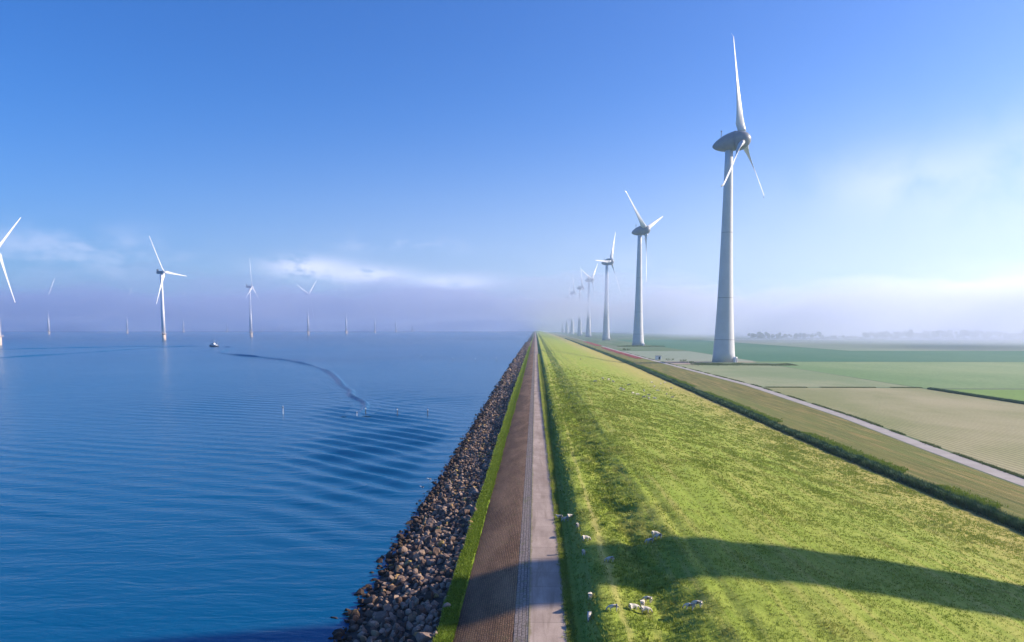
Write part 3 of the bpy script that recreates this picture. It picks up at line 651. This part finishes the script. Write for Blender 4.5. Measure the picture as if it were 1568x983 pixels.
def make_offshore_turbine():
    t = empty('wind_turbine', (0, 0, 0))
    bm = bmesh.new(); lathe(bm, [(9.0, 2.55), (40, 2.3), (70, 1.9), (92.6, 1.6)], 32); bm_obj('tower', bm, M['offshore_tower'], t, True)
    bm = bmesh.new(); lathe(bm, [(-3, 2.75), (9.0, 2.75)], 32); f = bm_obj('foundation', bm, M['orange'], t, True)
    bm = bmesh.new(); lathe(bm, [(9.0, 4.6), (9.35, 4.6)], 24)
    for k in range(16):
        a = 2 * math.pi * k / 16; add_tube(bm, (4.4 * math.cos(a), 4.4 * math.sin(a), 9.3), (4.4 * math.cos(a), 4.4 * math.sin(a), 10.5), 0.06, None, 5)
    bm_obj('platform', bm, M['orange'], f)
    bm = bmesh.new(); add_tube(bm, (-.4, 3.2, -1), (-.4, 3.2, 9), .12); add_tube(bm, (.4, 3.2, -1), (.4, 3.2, 9), .12)
    for z in range(0, 9): add_tube(bm, (-.4, 3.2, z), (.4, 3.2, z), .05, None, 5)
    bm_obj('ladder', bm, M['orange'], f)
    bm = bmesh.new(); rings = []
    for y, sx, sz in [(-6.0, 1.6, 1.7), (-5.6, 1.9, 2.0), (2.0, 2.0, 2.1), (3.2, 1.9, 2.0)]:
        ring = []
        for k in range(20):
            a = 2 * math.pi * k / 20; ca, sa = math.cos(a), math.sin(a); e = 0.45
            ring.append((sx * math.copysign(abs(ca) ** e, ca), y, 94.9 + sz * math.copysign(abs(sa) ** e, sa)))
        rings.append(ring)
    add_rings(bm, rings); nac = bm_obj('nacelle', bm, M['nacelle'], t)
    bm = bmesh.new(); add_box(bm, (0, -5.0, 98.1), (3.4, 1.0, 2.4)); bevel(bm, .1, 1); bm_obj('cooler', bm, M['dark'], nac)
    rot = bpy.data.objects.new('rotor', None); COL.objects.link(rot); rot.parent = t; rot.location = (0, 4.6, 95.0); rot.rotation_euler = (R(5), 0, 0)
    bm = bmesh.new(); rings = []
    for y, r in [(-1.5, 1.9), (0.5, 1.9), (1.6, 1.5), (2.3, 0.8), (2.5, 0.1)]:
        rings.append([(r * math.cos(2 * math.pi * k / 20), y, r * math.sin(2 * math.pi * k / 20)) for k in range(20)])
    add_rings(bm, rings); bm_obj('hub', bm, M['blade'], rot, True)
    me = None
    for k in range(3):
        if me is None: b0 = bm_obj('blade', blade_bm(52.5, 2.2, 4.2, 0.9, 2.2, 0.8, 16), M['blade'], rot, True); me = b0.data
        else: b0 = link(bpy.data.objects.new('blade', me), rot)
        a = 2 * math.pi * k / 3; b0.rotation_euler = (0, a, 0); b0.location = (1.4 * math.sin(a), 0.2, 1.4 * math.cos(a))
    return t
def set_rotor(t, phase):
    for ch in t.children:
        if ch.name.startswith('rotor'): ch.rotation_euler = (Matrix.Rotation(R(5), 3, 'X') @ Matrix.Rotation(R(phase), 3, 'Y')).to_euler()
LAND = [  # X, Y, phase, bearing the rotor faces, label
 (118.3, 468, 5, 119, 'nearest and tallest white wind turbine, whole tower clear of the mist'),
 (121.7, 882, 52, 122, 'second wind turbine along the dike, right of the third, one blade hanging straight down'),
 (122.9, 1294, -28, 120, 'third wind turbine along the dike, its tower veiled by mist halfway up'),
 (125.5, 1762, -48, 117, 'fourth wind turbine along the dike, rotor standing out just above the mist'),
 (125.9, 2120, 2, 119, 'fifth wind turbine along the dike, one faint blade upright above the mist'),
 (120.5, 2440, 4, 119, 'sixth wind turbine along the dike, faint nacelle left of the fifth'),
 (119.5, 2830, -22, 119, 'seventh wind turbine along the dike, little more than a pale tower stub'),
 (119.0, 3220, 20, 119, 'farthest wind turbine along the dike, barely visible in the mist')]
LT = make_land_turbine()
for i, (x, y, ph, br, lab) in enumerate(LAND):
    o = LT if i == 0 else copy_tree(LT); o.location = (x, y, -4.0); o.rotation_euler = (0, 0, R(-br)); set_rotor(o, ph)
    tag(o, lab, 'wind turbine', 'wind turbines in a row along the dike')
# the next turbine of the same row stands beside the camera, out of the frame: its tower shades the dike in front
o = copy_tree(LT); o.location = (117.5, 68.0, -4.0); o.rotation_euler = (0, 0, R(-119)); set_rotor(o, 10)
tag(o, 'wind turbine beside the viewer, outside the picture on the right, casting the shadow band', 'wind turbine', 'wind turbines in a row along the dike')
OT = make_offshore_turbine()
OFF = [
 (-541.8, 730, -46, 92, 'offshore wind turbine cut by the left edge of the picture'),
 (-525.1, 1030, 28, 96, 'large offshore wind turbine with yellow foundation, left of the small boat'),
 (-541.6, 1394, -4, 86, 'offshore wind turbine right of the small boat, one blade pointing straight up'),
 (-526.3, 1700, -50, 102, 'fourth offshore turbine of the near row, only blade tips above the mist'),
 (-530, 2060, 10, 100, 'fifth offshore turbine of the near row, thin white tower between two others'),
 (-530, 2430, -50, 100, 'sixth offshore turbine of the near row, short white tower nearer the dike'),
 (-530, 2800, 25, 100, 'seventh offshore turbine of the near row, faint tower in the mist'),
 (-530, 3170, 70, 100, 'farthest offshore turbine of the near row, hardly visible'),
 (-1229.5, 1834, -28, 101, 'leftmost offshore turbine of the far row, tower base right of the picture edge'),
 (-1245.2, 2222, -30, 101, 'offshore turbine of the far row just left of the large one'),
 (-1256.3, 2606, -15, 100, 'offshore turbine of the far row just right of the large one'),
 (-1260, 2990, 45, 100, 'offshore turbine of the far row between the boat and the upright-bladed one'),
 (-1262, 3380, 0, 100, 'faintest offshore turbine of the far row, right of the upright-bladed one')]
for i, (x, y, ph, br, lab) in enumerate(OFF):
    o = OT if i == 0 else copy_tree(OT); o.location = (x, y, 0); o.rotation_euler = (0, 0, R(-br)); set_rotor(o, ph)
    tag(o, lab, 'wind turbine', 'wind turbines standing in the lake')

# ------------------------------------------------------------------ fishing boat
def build_boat():
    t = empty('fishing_boat', (-298, 677, 0), R(163)); t.scale = (0.9, 0.9, 0.9); tag(t, 'small fishing boat with dark hull, white wheelhouse and two masts on the blue water', 'boat')
    bm = bmesh.new(); rings = []   # hull along +X (bow)
    for x, b, zt, zb in [(-5.0, 1.55, 1.35, -.1), (-4.2, 1.75, 1.25, -.5), (-1, 1.95, 1.15, -.6), (2, 1.85, 1.35, -.6), (4, 1.25, 1.75, -.45), (5.3, 0.5, 2.15, -.2), (5.9, 0.05, 2.35, 0.4)]:
        rings.append([(x, -b, zt), (x, -b * .92, zt * .45), (x, -b * .5, zb), (x, b * .5, zb), (x, b * .92, zt * .45), (x, b, zt)])
    add_rings(bm, rings); bm_obj('hull', bm, M['hull'], t, False)
    bm = bmesh.new(); add_box(bm, (0.8, 0, 2.5), (3.0, 2.5, 2.7)); add_box(bm, (-1.9, 0, 1.75), (2.6, 2.2, 1.3)); bevel(bm, .08, 2); wh = bm_obj('wheelhouse', bm, M['whitepaint'], t)
    bm = bmesh.new(); add_box(bm, (0.8, 0, 3.93), (3.3, 2.8, .14)); bm_obj('roof', bm, M['whitepaint'], wh)
    for k, (x, y, sx, sy) in enumerate([(2.31, -.6, .03, .9), (2.31, .6, .03, .9), (.3, 1.26, .9, .03), (.3, -1.26, .9, .03), (1.5, 1.26, .9, .03), (1.5, -1.26, .9, .03)]):
        bm = bmesh.new(); add_box(bm, (x, y, 3.1), (sx, sy, .7)); bm_obj('window', bm, M['glass'], wh)
    for x, h in ((-.2, 9.6), (-4.0, 6.0)):
        bm = bmesh.new(); add_tube(bm, (x, 0, 1.2), (x, 0, h), .11, .06); add_tube(bm, (x, 0, h * .45), (x - 2.2, 0, h * .75), .06); m = bm_obj('mast', bm, M['whitepaint'], t)
        bm = bmesh.new()
        for q in ((5.6, 0, 2.3), (x, 1.6, 1.3), (x, -1.6, 1.3)): add_tube(bm, (x, 0, h - .2), q, .06, None, 5)
        bm_obj('stay', bm, M['dark'], m)
    bm = bmesh.new()
    for x in np.arange(-4.8, -2.9, .6):
        for s in (-1, 1): add_tube(bm, (x, s * 1.6, 1.2), (x, s * 1.6, 2.0), .04, None, 5)
    for s in (-1, 1): add_tube(bm, (-4.8, s * 1.6, 2.0), (-3.0, s * 1.6, 2.0), .04, None, 5)
    bm_obj('railing', bm, M['whitepaint'], t)
build_boat()

# ------------------------------------------------------------------ stakes in the water
def stake(x, y, h, pale, label):
    t = empty('mooring_stake', (x, y, 0)); tag(t, label, 'stake', 'stakes standing in the shallow water')
    bm = bmesh.new(); add_tube(bm, (0, 0, -.6), (0.03, 0.02, h), .085, .06, 8); bm_obj('pole', bm, M['whitepaint'] if pale else M['wood'], t)
    bm = bmesh.new(); lathe(bm, [(h * .72, .075), (h * .74, .12), (h * .84, .12), (h * .86, .075)], 10); bm_obj('collar', bm, M['whitepaint'] if not pale else M['dark'], t, True)
for a in [(-51.4, 147.9, 1.7, True, 'pale stake standing alone farthest left in the water'),
          (-34.3, 147.3, 1.6, False, 'dark stake at the end of the winding wake, the taller of two'),
          (-35.6, 145.2, 0.9, True, 'short pale stake just left of a taller dark one'),
          (-27.7, 146.4, 1.5, False, 'third dark stake from the boulders, between the wake and a black one'),
          (-21.6, 146.6, 1.4, False, 'black stake nearest the boulders of the dike'),
          (-65.3, 420.8, 2.6, False, 'leftmost of four distant stakes far out by the dike'),
          (-44.6, 396, 2.0, False, 'second from left of four distant stakes'),
          (-31.0, 381.1, 2.0, False, 'third from left of four distant stakes'),
          (-20.6, 388.9, 2.2, False, 'rightmost of four distant stakes, closest to the rubble')]: stake(*a)

# ------------------------------------------------------------------ sheep
def skin_mesh(name, verts, edges, radii, mat, root=0, sub=1):
    me = bpy.data.meshes.new(name + '_tmp'); me.from_pydata(verts, edges, []); o = bpy.data.objects.new(name + '_tmp', me); COL.objects.link(o)
    o.modifiers.new('s', 'SKIN'); sm = o.modifiers.new('u', 'SUBSURF'); sm.levels = sub; sm.render_levels = sub
    for i, r in enumerate(radii):
        d = me.skin_vertices[0].data[i]; d.radius = (r, r) if not isinstance(r, tuple) else r; d.use_root = (i == root)
    dg = bpy.context.evaluated_depsgraph_get(); dg.update(); m2 = bpy.data.meshes.new_from_object(o.evaluated_get(dg)); bpy.data.objects.remove(o)
    m2.name = name; m2.materials.clear(); m2.materials.append(mat)
    for p in m2.polygons: p.use_smooth = True
    return m2
def sheep_meshes(graze):
    s = 0.41
    hd = [(0.50, 0, .62), (0.66, 0, .50), (0.78, 0, .26), (0.86, 0, .10)] if graze else [(0.50, 0, .72), (0.62, 0, .86), (0.74, 0, .90), (0.90, 0, .84)]
    v = [(-.42, 0, .62), (-.18, 0, .66), (.10, 0, .66), (.34, 0, .64)] + hd
    r = [.17, (.25, .24), (.26, .24), .20, .13, .10, .085, .05]
    e = [(0, 1), (1, 2), (2, 3), (3, 4), (4, 5), (5, 6), (6, 7)]
    for (ix, sx, sy, fwd) in ((0, -.36, .13, .05), (0, -.36, -.13, .05), (3, .30, .12, -.02), (3, .30, -.12, -.02)):
        b = len(v); v += [(sx, sy, .40), (sx - fwd, sy, .22), (sx, sy, .02)]; r += [.075, .042, .034]; e += [(ix, b), (b, b + 1), (b + 1, b + 2)]
    b = len(v); v += [(-.60, 0, .58), (-.64, 0, .42)]; r += [.05, .035]; e += [(0, b), (b, b + 1)]
    v = [(x * s, y * s, z * s) for x, y, z in v]; r = [(q * s if not isinstance(q, tuple) else (q[0] * s, q[1] * s)) for q in r]
    body = skin_mesh('sheep_body', v, e, r, M['wool'], 1)
    hx, hy, hz = hd[2]; bm = bmesh.new()
    for sy in (-1, 1): add_tube(bm, ((hx - .06) * s, sy * .05 * s, (hz + .05) * s), ((hx - .10) * s, sy * .20 * s, (hz + .04) * s), .035 * s, .012 * s, 6)
    ears = bpy.data.meshes.new('ear'); bm.to_mesh(ears); bm.free(); ears.materials.append(M['sheepface'])
    bm = bmesh.new(); fx, fz = hd[3][0], hd[3][2]
    dvec = Vector((hd[3][0] - hx, 0, hd[3][2] - hz)).normalized()
    p0 = Vector((hx, 0, hz)) + dvec * .03; p1 = Vector((fx, 0, fz)) + dvec * .05
    add_tube(bm, tuple(p0 * s), tuple(p1 * s), .092 * s, .056 * s, 10)
    face = bpy.data.meshes.new('face'); bm.to_mesh(face); bm.free(); face.materials.append(M['sheepface'])
    return body, ears, face
SM = {True: sheep_meshes(True), False: sheep_meshes(False)}
def sheep(x, y, ang, graze, label, group):
    z = float(dike_z(np.array([float(x)]), np.array([float(y)]))[0]) if x > 1.7 else 3.13
    b, e, f = SM[graze]
    t = empty('sheep', (x, y, z + 0.03), R(ang)); tag(t, label, 'sheep', group); t.scale = (1.7,) * 3 if group.startswith('distant') else (1, 1, 1)
    link(bpy.data.objects.new('body', b), t); link(bpy.data.objects.new('ears', e), t); link(bpy.data.objects.new('face', f), t)
SHEEP = [
 (1.86, 54.55, 170, False, 'sheep standing on the right edge of the path, head up', 'sheep grazing on the near crest'),
 (2.61, 53.85, 20, True, 'grazing sheep closest to the path on the verge', 'sheep grazing on the near crest'),
 (2.28, 53.91, 200, True, 'grazing sheep partly behind another beside the path edge', 'sheep grazing on the near crest'),
 (2.93, 50.11, 100, True, 'grazing sheep at the foot of the bank, a little below the three by the path', 'sheep grazing on the near crest'),
 (3.25, 46.28, 10, True, 'grazing sheep side-on in the dark grass of the bank', 'sheep grazing on the near crest'),
 (2.93, 43.75, 95, True, 'sheep grazing end-on on the bank, above the tower shadow', 'sheep grazing on the near crest'),
 (4.36, 41.93, 185, True, 'lone sheep grazing at the left end of the shadow on the crest', 'sheep grazing on the near crest'),
 (7.37, 46.52, 180, True, 'sheep grazing left of a pair on the upper crest', 'sheep grazing on the near crest'),
 (7.85, 47.46, 5, True, 'farther sheep of the pair on the upper crest', 'sheep grazing on the near crest'),
 (7.90, 46.50, 190, True, 'nearer sheep of the pair on the upper crest', 'sheep grazing on the near crest'),
 (2.84, 36.75, 80, True, 'sheep grazing end-on beside the path verge, farther of two', 'sheep grazing on the near crest'),
 (2.63, 34.66, 260, True, 'nearest sheep beside the path verge, end-on', 'sheep grazing on the near crest'),
 (3.77, 34.50, 175, True, 'sheep grazing side-on between the verge pair and the group of four', 'sheep grazing on the near crest'),
 (4.84, 35.20, 15, True, 'leftmost sheep of the group of four on the near crest', 'sheep grazing on the near crest'),
 (5.36, 35.77, 70, True, 'sheep at the back left of the group of four', 'sheep grazing on the near crest'),
 (5.76, 36.67, 140, True, 'sheep at the back right of the group of four', 'sheep grazing on the near crest'),
 (5.43, 35.31, 5, True, 'front sheep of the group of four', 'sheep grazing on the near crest'),
 (7.54, 35.10, 150, True, 'left sheep of the pair apart on the slope', 'sheep grazing on the near crest'),
 (7.91, 35.05, 145, True, 'right sheep of the pair apart on the slope', 'sheep grazing on the near crest'),
 (20.0, 219.6, 292, True, 'distant pale sheep grazing in the scattered flock far down the dike slope', 'distant flock of sheep'),
 (21.6, 218.2, 30, False, 'distant pale sheep grazing in the scattered flock far down the dike slope', 'distant flock of sheep'),
 (22.3, 211.9, 312, True, 'distant pale sheep grazing in the scattered flock far down the dike slope', 'distant flock of sheep'),
 (21.5, 185.7, 209, True, 'distant pale sheep grazing in the scattered flock far down the dike slope', 'distant flock of sheep'),
 (21.8, 182.5, 223, True, 'distant pale sheep grazing in the scattered flock far down the dike slope', 'distant flock of sheep'),
 (26.8, 212.0, 172, True, 'distant pale sheep grazing in the scattered flock far down the dike slope', 'distant flock of sheep'),
 (24.5, 177.3, 11, True, 'distant pale sheep grazing in the scattered flock far down the dike slope', 'distant flock of sheep'),
 (23.5, 178.0, 40, True, 'distant pale sheep grazing in the scattered flock far down the dike slope', 'distant flock of sheep'),
 (25.5, 173.2, 151, True, 'distant pale sheep grazing in the scattered flock far down the dike slope', 'distant flock of sheep'),
 (28.5, 185.3, 155, True, 'distant pale sheep grazing in the scattered flock far down the dike slope', 'distant flock of sheep'),
 (26.5, 172.8, 272, True, 'distant pale sheep grazing in the scattered flock far down the dike slope', 'distant flock of sheep'),
 (28.6, 177.2, 344, True, 'distant pale sheep grazing in the scattered flock far down the dike slope', 'distant flock of sheep'),
 (39.2, 243.5, 234, True, 'distant pale sheep grazing in the scattered flock far down the dike slope', 'distant flock of sheep'),
 (45.0, 265.7, 250, True, 'distant pale sheep grazing in the scattered flock far down the dike slope', 'distant flock of sheep'),
 (48.7, 278.5, 27, True, 'distant pale sheep grazing in the scattered flock far down the dike slope', 'distant flock of sheep'),
 (35.7, 216.1, 350, True, 'distant pale sheep grazing in the scattered flock far down the dike slope', 'distant flock of sheep'),
 (41.4, 263.5, 15, True, 'distant pale sheep grazing in the scattered flock far down the dike slope', 'distant flock of sheep'),
 (45.6, 248.2, 321, True, 'distant pale sheep grazing in the scattered flock far down the dike slope', 'distant flock of sheep'),
 (37.2, 209.5, 68, True, 'distant pale sheep grazing in the scattered flock far down the dike slope', 'distant flock of sheep'),
 (29.6, 201.4, 278, True, 'distant pale sheep grazing in the scattered flock far down the dike slope', 'distant flock of sheep'),
 (15.7, 193.1, 187, True, 'distant pale sheep grazing in the scattered flock far down the dike slope', 'distant flock of sheep'),
 (22.2, 363.9, 134, True, 'distant pale sheep grazing in the scattered flock far down the dike slope', 'distant flock of sheep'),
 (37.3, 200.7, 187, True, 'distant pale sheep grazing in the scattered flock far down the dike slope', 'distant flock of sheep'),
]
for a in SHEEP: sheep(*a)
# gulls on the boulders at the waterline
def gull(x, y, z, ang, label):
    t = empty('gull', (x, y, z), R(ang)); tag(t, label, 'bird', 'gulls resting at the waterline')
    m = skin_mesh('gull_body', [(-.26, 0, .12), (-.1, 0, .15), (.06, 0, .17), (.14, 0, .25), (.20, 0, .28), (.0, .03, .0), (.0, -.03, .0)], [(0, 1), (1, 2), (2, 3), (3, 4), (1, 5), (1, 6)], [.025, .07, .075, .04, .045, .01, .01], M['feather'], 1)
    link(bpy.data.objects.new('body', m), t)
    bm = bmesh.new()
    for s in (-1, 1): add_box(bm, (-.10, s * .07, .19), (.34, .03, .09), Matrix.Rotation(R(8), 3, 'Y'))
    bevel(bm, .012, 1); bm_obj('wings', bm, M['nacelle'], t)
    bm = bmesh.new(); add_tube(bm, (.22, 0, .28), (.31, 0, .265), .018, .005, 6); bm_obj('beak', bm, M['orange'], t)
gull(-12.0, 82.0, 0.30, 200, 'white gull on the waterline boulders, farther of two')
gull(-12.2, 77.8, 0.28, 160, 'white gull on the waterline boulders, nearer of two')

# ------------------------------------------------------------------ cabin by the road, bushes, mound, far wood
def build_cabin():
    t = empty('transformer_cabin', (83.5, 505, -4)); tag(t, 'small white utility cabin beside the farm road near the bushes', 'cabin')
    bm = bmesh.new(); add_box(bm, (0, 0, 1.25), (3.6, 2.6, 2.5)); bevel(bm, .05, 1); wl = bm_obj('wall', bm, M['whitepaint'], t)
    bm = bmesh.new(); add_box(bm, (0, 0, 2.62), (4.0, 3.0, .22)); bm_obj('roof', bm, M['roofing'], t)
    bm = bmesh.new(); add_box(bm, (0.6, -1.32, 1.05), (1.1, .06, 2.0)); bm_obj('door', bm, M['dark'], t)
build_cabin()
g = np.random.default_rng(40)
LAB = ['low dark shrub right of the white cabin, the nearest to it', 'second low shrub right of the white cabin', 'third low shrub right of the white cabin', 'fourth and widest shrub in the line by the farm road', 'last shrub of the line right of the white cabin']
for i, (x, y, wd, h) in enumerate([(88.5, 490, 2.4, 1.6), (92.5, 470, 2.6, 1.7), (93.5, 452, 2.8, 1.5), (93.5, 436, 3.6, 1.8), (91.5, 425, 2.8, 1.2)]): shrub(x, y, -4, wd, h, 60 + i, LAB[i], 'shrubs beside the white cabin')
shrub(80.5 + 4.5, 700, -4, 4, 2.6, 70, 'dark round shrub left of the second turbine base beside the road', None)
def mound(x0, x1, y, d, h, name, seed):
    xs = np.linspace(x0, x1, 50); ys = np.linspace(y - d, y + d, 14)
    def zf(X, Y):
        e = np.clip(1 - np.abs((X - (x0 + x1) / 2) / ((x1 - x0) / 2)) ** 3, 0, 1) * np.clip(1 - ((Y - y) / d) ** 2, 0, 1); return -4.0 + h * e * (0.8 + 0.3 * vnoise(X, Y, 0.2, seed, 2)) - 0.02
    return tag(grid(name, xs, ys, zf, M['ground']), kind='structure')
mound(94, 152, 448, 13, 0.9, 'mound', 33)
n = 7000; X = g.uniform(95, 150, n); Y = 437 + g.normal(0, 4.5, n) + 2 * vnoise(X, X * 0, .1, 3, 2)
blades('mound_weeds', np.stack([X, Y, np.full_like(X, -3.9)], 1), (0.45 + 0.5 * vnoise(X, Y, .15, 9, 2)).clip(.1), 0.45 + 0 * X, 0.4, 5, M['bushleaf'], g.uniform(0, 1, n), 31, 'grey-green weeds on the low mound in front of the nearest tower')
n = 4000; X = g.uniform(96, 150, n); Y = 866 + g.normal(0, 3, n)
blades('mound_weeds', np.stack([X, Y, np.full_like(X, -4.0)], 1), 0.7 + 0.5 * vnoise(X, Y, .1, 9, 2), 0.9 + 0 * X, 0.4, 5, M['bushleaf'], g.uniform(0, 1, n), 32, 'thin line of weeds in front of the second tower')

def tree(x, y, h, wd, seed, label, group):
    gg = np.random.default_rng(seed); t = empty('tree', (x, y, -4)); tag(t, label, 'tree', group)
    bm = bmesh.new(); add_tube(bm, (0, 0, -.2), (0, 0, h * .6), .035 * h, .014 * h, 8); k = 9; C = []; Rr = []
    for i in range(k):
        a = gg.uniform(0, 2 * math.pi); rr = gg.uniform(.2, 1) * wd * .55; zc = gg.uniform(.38, .86) * h
        C.append((rr * math.cos(a), rr * math.sin(a), zc)); Rr.append(gg.uniform(.13, .22) * h)
        add_tube(bm, (0, 0, zc * .6), C[-1], .012 * h, .004 * h, 5)
    bm_obj('trunk', bm, M['bark'], t); V, F, tt = leaf_cloud(np.array(C), np.array(Rr), 700, .045 * h, seed); mesh_np('crown', V, F, M['bushleaf'], t, attr=tt)
def far_wood():
    gg = np.random.default_rng(90); C = []; Rr = []
    X = 430.0
    while X < 1500:
        dens = vnoise(np.array([X]), np.array([0.]), .004, 40, 2)[0]; h = 13 + 5 * dens + gg.uniform(-2, 3)
        if 560 < X < 640 or 980 < X < 1010: h *= 0.45
        for k in range(4): C.append((X + gg.uniform(-6, 6), 1480 + gg.uniform(-25, 25), -4 + h * gg.uniform(.3, .85))); Rr.append(h * gg.uniform(.22, .36))
        X += gg.uniform(6, 11)
    V, F, tt = leaf_cloud(np.array(C), np.array(Rr), 42000, 1.2, 91); V[:, 2] = np.maximum(V[:, 2], -4)
    tag(mesh_np('far_wood', V, F, M['bushleaf'], attr=tt), 'far-off belt of woodland fading into the mist on the right horizon', kind='stuff')
far_wood()
for i, (x, y, h, wd, lab) in enumerate([(905, 1400, 21, 9, 'single hazy tree at the right end of the horizon'), (795, 1400, 19, 12, 'hazy broad tree before the far wood, second from the right'),
        (745, 1400, 17, 10, 'hazy tree before the far wood, middle of the group'), (700, 1405, 20, 12, 'tall hazy tree before the far wood, left of the group')]):
    tree(x, y, h, wd, 100 + i, lab, 'hazy trees before the far wood')

# ------------------------------------------------------------------ air: even haze, and the low bank of mist over the lake and polder
def volume_box(name, lo, hi, dens, col, aniso, label):
    bm = bmesh.new(); add_box(bm, tuple((np.array(lo) + np.array(hi)) / 2), tuple(np.array(hi) - np.array(lo)))
    m = bpy.data.materials.new(name); m.use_nodes = True; N = NT(m.node_tree); N.n.clear()
    out = N.new('ShaderNodeOutputMaterial'); v = N.new('ShaderNodeVolumePrincipled'); v.inputs['Color'].default_value = (*col, 1)
    v.inputs['Density'].default_value = dens; v.inputs['Anisotropy'].default_value = aniso; N.l.new(v.outputs[0], out.inputs['Volume'])
    o = bm_obj(name, bm, m); tag(o, label, kind='stuff'); return o, N, v, m
HAZE = volume_box('haze', (-12000, -500, -6), (12000, 12000, 215), 0.00020, (0.55, 0.78, 1.0), 0.5, 'pale blue haze over the lake and the polder')
def fog_bank():
    o, N, v, m = volume_box('mist_bank', (-7000, 560, -5.5), (7000, 11000, 125), 0.01, (0.85, 0.88, 1.0), 0.55, 'low bank of lilac mist lying over lake and polder')
    p = geo_pos(N); sep = N.new('ShaderNodeSeparateXYZ'); N.l.new(p, sep.inputs[0]); z = sep.outputs[2]; y = sep.outputs[1]; x = sep.outputs[0]
    n = N.noise(N.mapping(p, (1, 0.7, 1.6)), 0.0042, 4, 0.5, 0.0)
    dn = N.math('MULTIPLY', N.math('SUBTRACT', n, 0.5), 190.0)
    top = N.ramp(N.math('ADD', z, dn), 76, 98, 1.0, 0.0)
    zl = N.math('ADD', z, N.math('MULTIPLY', N.ramp(y, 2300, 4600), 90.0))   # the underside sinks to the ground far away
    low = N.math('ADD', N.math('MULTIPLY', N.ramp(x, 200, 600), 0.19), 0.008)
    bot = N.math('ADD', N.ramp(zl, 32, 80), low)
    edge = N.ramp(N.math('ADD', N.math('ADD', y, N.math('MULTIPLY', N.ramp(x, 180, 700), 420.0)), N.math('MULTIPLY', dn, 3.0)), 1020, 1240, 0.0, 1.0)
    d = N.math('MULTIPLY', N.math('MULTIPLY', N.math('MULTIPLY', top, bot), edge), 0.016)
    N.l.new(N.math('MAXIMUM', d, 0.0), v.inputs['Density']); m.cycles.volume_step_rate = 1.0
    return o
FOG = fog_bank()
